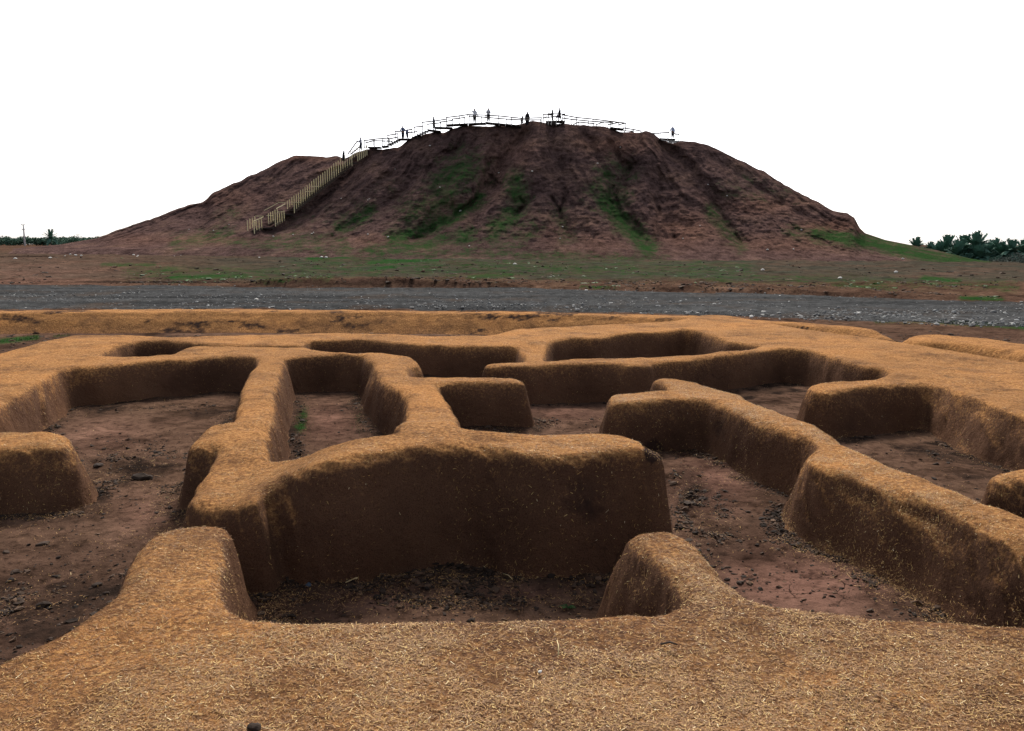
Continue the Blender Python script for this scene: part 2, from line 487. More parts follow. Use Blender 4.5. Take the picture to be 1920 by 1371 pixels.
PA = unproj_top(WALL_A)
PA = np.concatenate([PA, [[5.5, 1.5], [5.0, -2.2], [-5.0, -2.2], [-4.2, 1.2]]])
sdf = {}
sdf['A'] = SDF([PA], 0.02, 2)
sdf['B'] = SDF([unproj_top(WALL_B), unproj_top(HOLE_B1), unproj_top(HOLE_B2)], 0.04, 1)
sdf['C'] = SDF([unproj_top(WALL_C)], 0.025, 2)
sdf['D'] = SDF([unproj_top(WALL_D)], 0.03, 2)
sdf['E'] = SDF([unproj_top(WALL_E)], 0.03, 2)
sdf['F'] = SDF([unproj_top(BERM_F)], 0.08, 2)
sdf['G'] = SDF([unproj_top(BERM_G)], 0.05, 2)

def sdf_all(X, Y, keys='ABCDEFG'):
    s = np.full(np.shape(X), 2.0)
    for k in keys:
        s = np.minimum(s, sdf[k](X, Y))
    return s

def wpt(px, py, z=0.2):
    x, y = on_z(px, py, z); return float(x), float(y)

BATTER = [(*wpt(1700, 1040), 0.8, 0.05), (*wpt(1850, 1060), 0.8, 0.05), (*wpt(720, 730), 0.5, 0.10), (*wpt(1850, 810), 1.0, 0.10), (*wpt(1470, 910), 0.3, 0.06),
          (*wpt(1200, 1100), 0.4, 0.05), (*wpt(160, 880), 0.5, 0.05), (*wpt(60, 760), .8, .06)]

def wall_height(key, X, Y):
    s = sdf[key](X, Y)
    near = np.clip(6.0 / np.maximum(Y, 3.0), 0.3, 1.2)
    s0 = s
    s = s + 0.020 * fbm(X * 2.0, Y * 2.0, 31, 2)
    # lumps that also change with height, so that the faces are not fluted
    zg_ = np.clip(-s0 / 0.25 + 0.5, -0.2, 1.2)
    s = s + (0.010 if key == 'A' else 0.018) * fbm(X * 4.1 + 2.3 * zg_, Y * 4.1 - 2.9 * zg_, 57, 3) * np.clip(1.5 - Y / 14, .4, 1)
    s = s + 0.007 * fbm(X * 13 + 5.1 * zg_, Y * 13 - 6.3 * zg_, 59, 2) * np.clip(1.4 - Y / 10, 0, 1)
    bat = np.full(np.shape(X), 0.11)
    for bx, by, r, a in BATTER:
        bat = bat + a * np.exp(-((X - bx) ** 2 + (Y - by) ** 2) / r ** 2)
    rnd = 0.12
    if key in 'FG': bat = np.full(np.shape(X), 0.62 if key == 'F' else 0.35); rnd = 0.22
    top = ztop(X, Y) + 0.018 * fbm(X * 0.9, Y * 0.9, 3, 3)
    if key == 'F': top = top - 0.05
    if key == 'B':
        # worn saddle between the back wall and the long inner wall
        sx, sy = wpt(1001, 662, 0.4)
        top = top - 0.12 * np.exp(-((X - sx) / 0.22) ** 2 - ((Y - sy) / 0.6) ** 2)
    fl = zground(X, Y) - 0.08
    H = top - fl
    # rounded shoulder -> steep battered face -> small toe
    a = np.clip((s + rnd) / rnd, 0, 1)
    sh = 0.17 * (1 - np.sqrt(np.clip(1 - a * a, 0, 1)) * 0.999)
    b = np.clip(s / bat, 0, 1)
    face = 0.70 * (0.55 * b + 0.45 * b * b * (3 - 2 * b))
    c = np.clip((s - bat) / 0.10, 0, 1)
    toe = 0.13 * (1 - (1 - c) ** 2)
    z = top - H * np.clip(sh + face + toe, 0, 1)
    z = z + 0.006 * fbm(X * 6, Y * 6, 91, 3) * (s < 0)
    return z, s, bat

def wall_grid(key):
    x0, y0, x1, y1 = sdf[key].bbox
    if key == 'A':
        xs = np.arange(-5.2, 5.3, 0.02); ys = np.concatenate([np.arange(-2.6, 2.2, 0.1), np.arange(2.2, 5.6, 0.0145)])
        X, Y = np.meshgrid(xs, ys)
    else:
        st = 0.0027 if key in 'BCDE' else 0.004
        ya = max(y0 + 0.6, 2.5); n = int(math.log((y1) / ya) / st) + 2
        ys = ya * np.exp(st * np.arange(n))
        fine_ = 0.0027 if key in 'BCDE' else 0.006
        us = np.concatenate([np.arange(-1.35, -0.70, 0.009), np.arange(-0.70, 0.70, fine_), np.arange(0.70, 1.35, 0.009)])
        us = us[(us > min(x0 / ya, x0 / y1) - 0.05) & (us < max(x1 / ya, x1 / y1) + 0.05)] if key != 'B' else us
        Y = np.repeat(ys[:, None], len(us), 1); X = us[None, :] * Y
    return X, Y

def face_px(V, Fc):
    c = V[Fc].mean(1)
    return project(c[:, 0], c[:, 1], np.full(len(c), 0.5))

HOLE_SPOT = at_y(1226, 846, 6.0)
wall_samples = {}

def build_wall(key):
    X, Y = wall_grid(key)
    Z, s, bat = wall_height(key, X, Y)
    keep = (s < bat + 0.17)
    if key == 'B':
        # broken dark hollow at the free end of the front wall
        hx, hy = float(on_z(1224, 842, 0.70)[0]), float(on_z(1224, 842, 0.70)[1])
        r = np.hypot((X - hx) / 0.065, (Y - hy) / 0.10)
        Z = Z - 0.12 * np.exp(-r ** 4) * (1 + 0.5 * fbm(X * 30, Y * 30, 5, 2))
    nr, nc = X.shape
    Fc = grid_faces(nr, nc)
    kf = keep.ravel()[Fc].all(1)
    Fc = Fc[kf]
    V = np.stack([X, Y, Z], -1)
    e = np.maximum(0.016, 0.003 * Y)
    zx = (wall_height(key, X + e, Y)[0] - wall_height(key, X - e, Y)[0]) / (2 * e)
    zy = (wall_height(key, X, Y + e)[0] - wall_height(key, X, Y - e)[0]) / (2 * e)
    N = np.stack([-zx, -zy, np.ones_like(zx)], -1); N /= np.linalg.norm(N, axis=-1, keepdims=True)
    V = V.reshape(-1, 3); N = N.reshape(-1, 3)
    straw = sstep(0.1, 0.92, N[:, 2]) * 0.86 + 0.0 + 0.16 * fbm(V[:, 0] * 1.5, V[:, 1] * 1.5, 77, 3) * sstep(0.2, 0.8, N[:, 2])
    stain_shade = np.zeros(len(V))
    if key == 'F':
        fz = fbm(V[:, 0] * 1.3 + 1.2 * V[:, 2], V[:, 2] * 5.0 + V[:, 1] * 1.1 - 0.4 * V[:, 0], 171, 4)
        stain_shade += 0.62 * sstep(0.10, 0.7, fz)
    straw = straw + (0.12 if key in 'FG' else -0.40 if key == 'A' else 0.0)
    straw = straw - (0.45 * sstep(0.25, 1.0, s / bat)).ravel()
    px, py = project(V[:, 0], V[:, 1], V[:, 2])
    for cx, cy, rx, ry, a in STAINS_AND_SHADE:
        stain_shade += a * np.exp(-((px - cx) / rx) ** 2 - ((py - cy) / ry) ** 2)
    return V, N, Fc, straw, stain_shade

# dark blotches on the plaster, and painted shade filling the broken hollow (photo px centre, radii, strength)
STAINS_AND_SHADE = [(1095, 935, 60, 50, 0.7), (1226, 848, 19, 19, 1.7), (1350, 805, 24, 60, 0.5), (1740, 760, 30, 40, .35), (150, 612, 60, 7, .4), (265, 604, 14, 12, .35)]

def compact(V, N, Fc, *att):
    u, inv = np.unique(Fc, return_inverse=True)
    return V[u], N[u], inv.reshape(Fc.shape), [a[u] for a in att]

def put_wall(key, name, label, cat, parts=None, group=None):
    V, N, Fc, straw, stain_shade = build_wall(key)
    wall_samples[key] = (V, N, Fc)
    if not parts:
        v, n, f, (a, b) = compact(V, N, Fc, straw, stain_shade)
        me = mesh_from(name, v, f, M_wall, True, n)
        attr(me, "straw", a); attr(me, "stain_shade", b)
        return add(name, me, None, None, label, cat, group)
    root = add(name, None, None, None, label, cat, group)
    fx, fy = face_px(V, Fc)
    left = np.ones(len(Fc), bool)
    for pn, pl, test in parts:
        m = left & test(fx, fy)
        left &= ~m
        if not m.any(): continue
        v, n, f, (a, b) = compact(V, N, Fc[m], straw, stain_shade)
        me = mesh_from(pn, v, f, M_wall, True, n)
        attr(me, "straw", a); attr(me, "stain_shade", b)
        o = add(pn, me, root, label=pl)
    return root

# ------------------------------------------------------------------ ground
def strokes(px, py, lst):
    m = np.zeros(np.shape(px))
    for pts, wd, a in lst:
        d2 = np.full(np.shape(px), 1e9)
        if len(pts) == 1: pts = [pts[0], (pts[0][0] + 0.1, pts[0][1])]
        for (ax, ay), (bx, by) in zip(pts[:-1], pts[1:]):
            ex, ey = bx - ax, by - ay
            L = ex * ex + ey * ey + 1e-9
            h = np.clip(((px - ax) * ex + (py - ay) * ey) / L, 0, 1)
            d2 = np.minimum(d2, (px - ax - h * ex) ** 2 + (py - ay - h * ey) ** 2)
        m = np.maximum(m, a * np.exp(-d2 / wd ** 2)) if a > 0 else m
    return m

def ellipses(px, py, lst):
    m = np.zeros(np.shape(px))
    for cx, cy, rx, ry, a in lst:
        m = np.maximum(m, a * np.exp(-((px - cx) / rx) ** 2 - ((py - cy) / ry) ** 2))
    return m

GRASS_GROUND = [([(580, 484), (680, 477), (760, 479)], 7, .95), ([(690, 493), (820, 486)], 6, .95), ([(690, 506), (740, 500)], 5, .8),
                ([(320, 521), (460, 517)], 5, .9), ([(190, 497), (290, 496)], 4, .7), ([(280, 508), (330, 505)], 4, .7), ([(480, 528), (620, 520)], 6, .5),
                ([(880, 520), (960, 516)], 6, .7), ([(1090, 537), (1160, 541)], 3.5, .8), ([(1730, 521), (1800, 527)], 5, .9), ([(1560, 533), (1680, 541)], 6, .6),
                ([(1800, 558), (1880, 561)], 4, .95), ([(1830, 537), (1910, 540)], 5, .5), ([(1730, 601), (1920, 614), (2200, 632)], 5, 1.0), ([(1640, 604), (1730, 606)], 4, .6),
                ([(-200, 655), (0, 640), (70, 632)], 6, .95), ([(100, 631), (130, 628)], 3, .6), ([(560, 498), (1400, 508)], 24, .45), ([(240, 512), (620, 512)], 14, .45),
                ([(1300, 520), (1900, 535)], 14, .42), ([(890, 623), (950, 621)], 2.5, .9), ([(565, 800), (572, 770)], 9, .75), ([(668, 800), (676, 772)], 6, .5),
                ([(10, 576), (60, 574)], 3, .8), ([(1490, 562)], 20, .2)]
RED_GROUND = [(60, 510, 200, 26, .7), (250, 480, 120, 8, .4), (1500, 1095, 160, 60, .8), (1340, 900, 70, 50, .7), (1560, 570, 300, 8, .25), (1800, 512, 150, 10, .6),
              (1050, 775, 80, 14, .5), (620, 790, 40, 40, .5), (270, 960, 60, 40, .35), (980, 1110, 90, 14, .6), (720, 1125, 80, 18, .5), (190, 820, 90, 30, .35),
              (690, 1100, 30, 10, .5), (1450, 490, 250, 10, .35), (30, 625, 60, 5, .3)]
DARK_GROUND = [(260, 880, 110, 45, .72), (1300, 930, 55, 70, .7), (800, 1075, 400, 22, .6), (1340, 1000, 40, 40, .5), (950, 505, 460, 24, .42), (1500, 525, 300, 14, .32), (480, 515, 200, 10, .25), (250, 870, 120, 30, .55), (240, 900, 60, 20, .6), (1300, 940, 60, 70, .5), (60, 1160, 70, 70, .35), (800, 1070, 380, 14, .5), (1800, 560, 120, 3, .5), (1180, 528, 220, 6, .5),
               (300, 529, 220, 3, .9), (640, 532, 160, 2, .6), (880, 497, 40, 4, .7), (1560, 552, 300, 4, .4), (90, 513, 70, 3, .6), (60, 481, 110, 1.6, .9), (1400, 545, 160, 3, .7), (900, 543, 120, 2, .5),
               (1780, 640, 160, 8, .45), (300, 766, 160, 10, .5), (620, 620, 400, 4, .45), (1730, 850, 120, 10, .4), (1350, 870, 60, 30, .6), (270, 483, 80, 3, .5)]
CRACK_GROUND = [(1560, 1110, 150, 45, 1.0), (1450, 1060, 80, 40, .5)]

HEAPS = [(250, 865, 95, 28, 1.0), (240, 905, 75, 18, .9), (300, 935, 60, 14, .4), (60, 1130, 70, 30, .45), (1290, 925, 30, 60, 1.0), (1330, 985, 40, 40, .9), (1050, 793, 60, 7, .9), (1120, 793, 40, 6, .8),
         (1780, 855, 80, 10, .6), (800, 1078, 400, 12, .7), (1480, 1020, 50, 18, .4), (1850, 1140, 90, 14, .9), (1700, 1090, 90, 14, .6), (1330, 860, 60, 18, .7), (300, 764, 170, 7, .6), (640, 765, 60, 10, .3), (850, 1110, 200, 16, .4), (1560, 830, 60, 8, .5)]

ROAD_FAR = [(-2200, 528), (-600, 532), (0, 535), (400, 537), (700, 538), (1000, 541), (1300, 548), (1600, 557), (1920, 568), (2600, 592), (4200, 640)]
ROAD_NEAR = [(-2200, 584), (-600, 582), (0, 580), (400, 580), (700, 580), (1000, 582), (1300, 588), (1600, 600), (1920, 611), (2600, 636), (4200, 700)]
rf = np.array(ROAD_FAR, float); rn = np.array(ROAD_NEAR, float)
rfx, rfy = on_z(rf[:, 0], rf[:, 1], 0.0)
rnx, rny = on_z(rn[:, 0], rn[:, 1], 0.0)
def road_edges(X):
    return np.interp(X, rnx, rny), np.interp(X, rfx, rfy)

def ground_z(X, Y):
    z = zground(X, Y)
    near = 1 - sstep(14, 24, Y)
    z = z + near * (0.018 * fbm(X * 1.6, Y * 1.6, 11, 4) + 0.006 * fbm(X * 9, Y * 9, 12, 3))
    gx_, gy_ = project(X, np.maximum(Y, 1.5), np.zeros(np.shape(X)))
    z = z + near * ellipses(gx_, gy_, HEAPS) * np.maximum(0, 0.022 + 0.030 * fbm(X * 8, Y * 8, 33, 3))
    mid = sstep(18, 26, Y) * (1 - sstep(120, 300, Y))
    z = z + mid * (0.08 * fbm(X * 0.35, Y * 0.5, 14, 4) + 0.055 * fbm(X * 1.5, Y * 1.1, 19, 3))
    a, b = road_edges(X)
    # eroded lip along the far road edge
    lip = sstep(-15, -11, X) * (1 - sstep(-4, 4, X)) + 0.6 * sstep(0, 5, X) * (1 - sstep(14, 20, X))
    z = z + 0.34 * lip * sstep(0.1, 0.5, Y - b + 0.4 * fbm(X * .8, X * 0, 23, 3)) * (1 - sstep(2, 12, Y - b))
    inroad = sstep(-0.6, 0.3, Y - a) * (1 - sstep(-0.3, 0.6, Y - b))
    z = z * (1 - inroad) + (zground(X, Y) - 0.05) * inroad
    return z

uc = np.arange(-0.70, 0.7001, 0.0034)
uo = np.array([0.78, 0.9, 1.1, 1.5, 2.2])
us = np.concatenate([-uo[::-1], uc, uo])
ys = [-400, -120, -40, -15, -6, -2, 0, 1.0, 1.8]
y = 2.4
while y < 5000:
    ys.append(y)
    st = 0.0042 if y < 15 else (0.0065 if y < 48 else (0.014 if y < 110 else (0.05 if y < 400 else 0.2)))
    y += st * (y + 3)
ys = np.array(ys, float)
Yg = np.repeat(ys[:, None], len(us), 1)
Xg = us[None, :] * (np.abs(Yg) + 3)
Zg = ground_z(Xg, Yg)
Vg = np.stack([Xg, Yg, Zg], -1).reshape(-1, 3)
me = mesh_from("ground", Vg, grid_faces(*Xg.shape), M_ground)
gpx, gpy = project(Vg[:, 0], Vg[:, 1], Vg[:, 2])
front = Vg[:, 1] > 2
nz = fbm(Vg[:, 0] * 0.25, Vg[:, 1] * 0.25, 41, 3)
attr(me, "grass", np.where(front, np.clip(strokes(gpx, gpy, GRASS_GROUND), 0, 1), 0) + 0.0)
attr(me, "red", np.where(front, ellipses(gpx, gpy, RED_GROUND), 0.2))
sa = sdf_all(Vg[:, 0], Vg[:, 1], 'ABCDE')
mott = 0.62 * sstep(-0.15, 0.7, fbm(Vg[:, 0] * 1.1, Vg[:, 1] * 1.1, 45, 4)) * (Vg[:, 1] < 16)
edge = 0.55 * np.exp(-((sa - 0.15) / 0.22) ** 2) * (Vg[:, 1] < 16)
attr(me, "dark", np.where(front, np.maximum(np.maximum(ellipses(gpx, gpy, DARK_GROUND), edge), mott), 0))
tf = sstep(43, 50, Vg[:, 1]) * (0.5 + 0.48 * sstep(-0.5, -0.25, Vg[:, 0] / np.maximum(Vg[:, 1], 1))) * (1 - sstep(95, 140, Vg[:, 1]))
attr(me, "turf", np.where(front, tf, 0))
attr(me, "crack", np.where(front, ellipses(gpx, gpy, CRACK_GROUND), 0))
attr(me, "wet", np.where((Vg[:, 1] > 2) & (Vg[:, 1] < 16), 0.6, 0.0))
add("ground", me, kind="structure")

# gravel road
xs = np.concatenate([np.arange(-60, -22, 1.0), np.arange(-22, 26, 0.16), np.arange(26, 60, 1.0)])
tt = np.linspace(-0.02, 1.02, 70)
a, b = road_edges(xs)
a = a + 0.35 * fbm(xs * 0.9, xs * 0, 5, 4); b = b + 0.9 * fbm(xs * 0.5, xs * 0, 6, 4)
Yr = a[None, :] + (b - a)[None, :] * tt[:, None]
Xr = np.repeat(xs[None, :], len(tt), 0)
prof = np.minimum(sstep(-0.02, 0.05, tt), 1 - sstep(0.95, 1.02, tt))[:, None]
Zr = zground(Xr, Yr) - 0.09 + 0.12 * prof + prof * (0.02 * fbm(Xr * 0.15, Yr * 0.8, 8, 3) + 0.012 * fbm(Xr * 3, Yr * 3, 9, 3))
me = mesh_from("road", np.stack([Xr, Yr, Zr], -1).reshape(-1, 3), grid_faces(*Xr.shape), M_road)
add("road", me, kind="structure")

# ------------------------------------------------------------------ the mound
SIL = [(20, 467), (60, 463), (110, 459), (180, 447), (240, 424), (300, 405), (350, 384), (380, 378), (400, 362), (440, 342), (480, 325), (520, 304), (550, 293),
       (561, 291), (600, 295), (632, 293), (645, 297), (662, 290), (687, 280), (720, 279), (745, 276), (775, 258), (800, 252), (815, 247), (832, 248), (850, 240),
       (872, 234), (905, 236), (940, 237), (965, 236), (985, 229), (1000, 227), (1015, 229), (1030, 232), (1060, 232), (1090, 234), (1110, 236), (1135, 236),
       (1150, 243), (1165, 246), (1190, 248), (1210, 246), (1225, 250), (1240, 260), (1262, 270), (1275, 265), (1300, 267), (1330, 272), (1360, 287), (1400, 306),
       (1440, 326), (1480, 352), (1520, 372), (1560, 393), (1578, 398), (1590, 400), (1602, 408), (1612, 427), (1622, 437), (1660, 450), (1700, 458), (1760, 470),
       (1820, 485), (1870, 493), (1930, 500), (2050, 508)]
FOOT = [(20, 470), (100, 470), (200, 468), (300, 467), (400, 466), (480, 466), (600, 471), (750, 478), (900, 484), (1050, 488), (1200, 490), (1400, 490), (1600, 496), (1800, 500), (1930, 506), (2050, 512)]
CREST_D = [(20, 112), (200, 116), (400, 120), (560, 122), (640, 116), (700, 112), (880, 110), (1000, 109), (1060, 109), (1250, 112), (1400, 112), (1600, 105), (1700, 100), (1930, 94), (2050, 93)]
FOOT_D = [(20, 100), (200, 98), (460, 92), (700, 86), (1000, 83), (1300, 84), (1600, 86), (1930, 88), (2050, 89)]
GULLIES = [([(985, 245), (950, 290), (915, 345), (880, 385), (840, 410), (790, 440), (770, 452)], 1.0), ([(1180, 318), (1152, 368), (1165, 405), (1190, 430), (1222, 466)], 1.0),
           ([(1050, 300), (1060, 350), (1055, 400), (1062, 440)], .7), ([(1005, 362), (985, 385), (965, 402)], .6), ([(860, 272), (800, 320), (745, 370), (690, 405), (625, 445)], .8),
           ([(1225, 255), (1300, 320), (1345, 390), (1390, 462)], .8), ([(1330, 290), (1420, 350), (1500, 400), (1570, 432)], .6), ([(690, 292), (640, 342), (575, 402), (510, 440)], .8),
           ([(1238, 330), (1236, 390), (1262, 445)], .7), ([(372, 384), (330, 404), (250, 434), (150, 456)], .7), ([(555, 300), (500, 345), (430, 395), (380, 430)], .7),
           ([(900, 250), (880, 290), (890, 320)], .5), ([(1090, 240), (1120, 290), (1135, 330)], .5), ([(470, 335), (420, 370), (350, 415)], .5)]
FINE_GULLIES = [[(893, 372), (865, 395), (845, 415)], [(815, 430), (795, 445), (780, 448)], [(975, 370), (985, 385), (972, 398)], [(700, 415), (672, 425), (660, 430)], [(1150, 350), (1140, 375), (1150, 382)],
                [(640, 447), (630, 452)], [(1035, 370), (1050, 395)], [(1065, 362), (1050, 395), (1052, 410)], [(1180, 405), (1195, 425)], [(830, 285), (800, 305)], [(1230, 375), (1237, 402)], [(1380, 440), (1390, 458)],
                [(1265, 445), (1268, 458)], [(920, 330), (935, 345)], [(855, 280), (840, 288)], [(1455, 380), (1465, 384)]]
GRASS_MOUND = [([(900, 372), (852, 408), (795, 432), (735, 446)], 9, 1.0), ([(968, 342), (975, 378), (955, 408), (925, 432)], 14, .9), ([(1130, 372), (1160, 408), (1188, 438), (1215, 462)], 13, 1.0),
               ([(690, 397), (640, 425)], 10, .9), ([(880, 440), (800, 460), (700, 470)], 10, .8), ([(1048, 400), (1062, 440)], 14, .5), ([(1330, 395), (1365, 435), (1388, 462)], 9, .7),
               ([(1530, 440), (1640, 456), (1740, 480), (1850, 494)], 9, 1.1), ([(1480, 435), (1600, 445)], 9, .6), ([(870, 318), (840, 348)], 26, .85), ([(840, 360), (780, 405)], 26, .65),
               ([(1150, 325), (1130, 360)], 24, .6), ([(430, 436), (330, 456)], 10, .6), ([(520, 446), (640, 450)], 10, .5), ([(415, 405), (440, 400)], 10, .4), ([(1350, 350), (1430, 370)], 12, .35),
               ([(1000, 425), (950, 460), (860, 470)], 18, .5), ([(1400, 335), (1490, 370)], 12, .3), ([(550, 420), (650, 390), (740, 350)], 14, .25)]
RED_MOUND = [(1050, 440, 60, 30, .25), (1120, 455, 60, 25, .35), (1290, 430, 70, 35, .55), (1560, 425, 90, 14, .6), (1480, 455, 140, 20, .45), (960, 280, 50, 30, .3), (1150, 270, 60, 18, .55), (1430, 385, 90, 22, .45), (930, 300, 30, 60, .25),
             (560, 296, 60, 8, .5), (420, 370, 80, 20, .3), (360, 450, 120, 8, .4), (260, 450, 60, 12, .35), (800, 400, 40, 20, .2), (700, 450, 80, 10, .3)]
DARK_MOUND = [(440, 385, 190, 55, .28), (440, 365, 50, 14, .3), (540, 330, 60, 25, .3), (600, 310, 30, 12, .25), (450, 400, 40, 14, .3), (280, 428, 60, 8, .35), (1350, 330, 120, 40, .2), (925, 345, 14, 16, .7), (1155, 366, 10, 16, .7), (1195, 415, 14, 10, .6), (790, 443, 20, 7, .7), (520, 395, 12, 8, .5), (515, 355, 10, 6, .5), (1120, 300, 40, 30, .15), (1590, 412, 14, 12, .5), (330, 404, 50, 8, .5), (1450, 385, 14, 8, .3),
              (750, 300, 50, 30, .2), (1330, 310, 50, 30, .2)]

def lut(tab, x):
    t = np.array(tab, float); return np.interp(x, t[:, 0], t[:, 1])

SIL_N = lambda x: 1.4 * fbm(x * 0.06, x * 0, 71, 3) * sstep(160, 260, x) * (1 - sstep(1560, 1640, x))
def mound_depth(px, py, detail=True, plain=False):
    ys_, yf = lut(SIL, px) + SIL_N(px), lut(FOOT, px)
    t = np.clip((yf - py) / np.maximum(yf - ys_, 1.0), 0, 1)
    g = 0.30 * (1 - (1 - t) ** 3) + 0.57 * t + 0.13 * t ** 6
    d0, d1 = lut(FOOT_D, px), lut(CREST_D, px)
    D = d0 + (d1 - d0) * g
    if plain: return D
    amp = sstep(0.0, 0.22, t) * (1 - 0.7 * sstep(0.9, 1.0, t)) * sstep(70, 240, px) * (1 - sstep(1560, 1660, px))
    for pts, a in GULLIES:
        m = strokes(px, py, [(pts, 22, 1.0)]); D = D + 1.9 * a * amp * m
        m = strokes(px, py, [(pts, 5, 1.0)]); D = D + 0.65 * a * amp * m
    if detail:
        for pts in FINE_GULLIES:
            D = D + 0.8 * amp * strokes(px, py, [(pts, 3.2, 1.0)])
        th = (px - 1040) / (1 + 0.9 * (1 - t)) / 17.0
        r = (1 - t) * 1.4
        wx = th + 0.8 * fbm(px * .012, py * .012, 81, 3)
        D = D + amp * (0.80 - 0.45 * (1 - sstep(450, 650, px)) - 0.40 * sstep(1300, 1450, px)) * fbm(wx * 0.55, r * 1.2, 61, 3, 0.5)
        D = D + amp * (0.26 - 0.2 * (1 - sstep(500, 700, px)) - 0.18 * sstep(1250, 1400, px)) * (1 - np.abs(fbm(wx * 1.6, r * 0.8, 66, 3, 0.5)) * 1.6)
        D = D + amp * 0.05 * fbm(px * 0.03, py * 0.35, 63, 3)
        D = D + amp * 0.24 * fbm(px * 0.045 + py * 0.02, py * 0.085, 67, 4, 0.55)
        D = D + amp * 0.17 * fbm(px * 0.09, py * 0.13, 64, 4, 0.6)
    return D

pxs = np.arange(24, 2048, 2.2)
rows = np.concatenate([np.linspace(0, 1, 200) ** 1.0])
PX = np.repeat(pxs[None, :], len(rows), 0)
ysil = lut(SIL, pxs) + SIL_N(pxs); yft = lut(FOOT, pxs)
PY = yft[None, :] + (ysil - yft)[None, :] * rows[:, None]
D = mound_depth(PX, PY)
Xm, Ym, Zm = at_y(PX, PY, D)
V = np.stack([Xm, Ym, Zm], -1)
# foot apron sinks into the ground, the far side falls away behind the crest
f0 = V[0].copy(); f0[:, 1] -= 3.0; f0[:, 2] = zground(f0[:, 0], f0[:, 1]) - 0.5
back = []
for k, (dy, fr) in enumerate([(1.5, .985), (4, .94), (9, .8), (16, .55), (24, .3), (34, .08), (44, -.12)]):
    bk = V[-1].copy(); bk[:, 1] += dy; bk[:, 0] *= (bk[:, 1] / V[-1][:, 1])
    bk[:, 2] = -1.2 + (V[-1][:, 2] + 1.2) * fr + 0.0
    bk[:, 2] = np.minimum(bk[:, 2], V[-1][:, 2] - 0.02 * dy)
    back.append(bk)
V = np.concatenate([f0[None], V] + [b[None] for b in back])
nr, nc = V.shape[:2]
V = V.reshape(-1, 3)
me = mesh_from("mound", V, grid_faces(nr, nc), M_mound)
mx, my = project(V[:, 0], V[:, 1], V[:, 2])
attr(me, "grass", np.clip(strokes(mx, my, [(p_, w_ * 1.75, a_ * 0.86) for p_, w_, a_ in GRASS_MOUND] + [([(420, 452), (700, 472), (1000, 478), (1250, 486)], 11, .5), ([(1180, 330), (1150, 400)], 26, .45)]), 0, 1.1))
attr(me, "red", ellipses(mx, my, RED_MOUND))
attr(me, "dark", ellipses(mx, my, DARK_MOUND))
add("mound", me, kind="structure")

def mound_pt(px, py, lift=0.0):
    D = float(mound_depth(np.array([px], float), np.array([py], float))[0])
    x, y_, z = at_y(px, py, D)
    return float(x), float(y_), float(z) + lift

# ------------------------------------------------------------------ mud walls
put_wall('A', "mud_wall", "broad straw-covered mud wall in the foreground with two short arms pointing at the mound", "mud wall")
put_wall('B', "mud_wall_complex", "large connected straw-plastered mud ruin with outer wall, inner rooms and raised middle front wall", "mud wall",
         parts=[("front_wall", "tall middle front wall with a dark broken hollow at its right end", lambda x, y: (y > 795) & (x > 330) & (x < 1300)),
                ("stub_wall", None, lambda x, y: (x > 812) & (x < 1000) & (y > 700) & (y < 795)),
                ("spine_wall", None, lambda x, y: (x > 340) & (x < 615) & (y > 660) & (y < 800)),
                ("spine_wall", None, lambda x, y: (x >= 615) & (x < 900) & (y > 660) & (y < 800)),
                ("cross_wall", None, lambda x, y: (x > 322) & (x < 830) & (y > 645.5) & (y <= 700)),
                ("inner_wall", "long inner wall below the round chamber", lambda x, y: (x > 880) & (x < 1400) & (y > 665) & (y < 720)),
                ("peninsula_wall", None, lambda x, y: (x > 1480) & (x < 1700) & (y > 698) & (y < 760)),
                ("outer_wall", None, lambda x, y: x > -1e9)])
put_wall('C', "mud_wall", "crooked diagonal mud wall running off the right edge beside the red cracked mud floor", "mud wall")
put_wall('D', "mud_wall", "thick rounded mud wall stub at the left edge of the picture", "mud wall")
put_wall('E', "mud_wall", "small mud wall stub at the right edge behind the crooked diagonal wall", "mud wall")
put_wall('F', "mud_bank", "long low orange mud bank with dark scuff marks in front of the gravel road", "mud bank")
put_wall('G', "mud_bank", "short brown mud bank at the right edge behind the ruin, below the grassy verge", "mud bank")

# ------------------------------------------------------------------ loose straw on the plaster
def flake_mesh(name, P, N, L, W, tone, curl=0.25):
    n = len(P)
    a = rng.normal(size=(n, 3))
    T = a - N * (a * N).sum(1)[:, None]
    T += N * rng.normal(0, curl, n)[:, None] * np.linalg.norm(T, axis=1)[:, None]
    T /= np.linalg.norm(T, axis=1)[:, None]
    B = np.cross(N, T); B /= np.linalg.norm(B, axis=1)[:, None] + 1e-9
    up = N * (0.0015 + np.abs(rng.normal(0, 0.0025, n)))[:, None]
    c = P + up
    l = T * (L / 2)[:, None]; b = B * (W / 2)[:, None]
    V = np.stack([c - l - b, c + l - b * 0.6, c + l + b * 0.6, c - l + b], 1).reshape(-1, 3)
    Fc = np.arange(4 * n).reshape(n, 4)
    me = mesh_from(name, V, Fc, M_straw, False)
    attr(me, "tone", np.repeat(tone, 4))
    return me

def surface_points(V, N, Fc, n, wfun):
    a, b, c, d = (V[Fc[:, i]] for i in range(4))
    area = 0.5 * np.linalg.norm(np.cross(c - a, d - b), axis=1)
    cen = (a + b + c + d) / 4
    nm = N[Fc[:, 0]]
    wgt = area * wfun(cen, nm)
    wgt = np.maximum(wgt, 0); wgt /= wgt.sum()
    idx = rng.choice(len(Fc), n, p=wgt)
    u, v = rng.random(n)[:, None], rng.random(n)[:, None]
    P = (a[idx] * (1 - u) + b[idx] * u) * (1 - v) + (d[idx] * (1 - u) + c[idx] * u) * v
    return P, nm[idx]

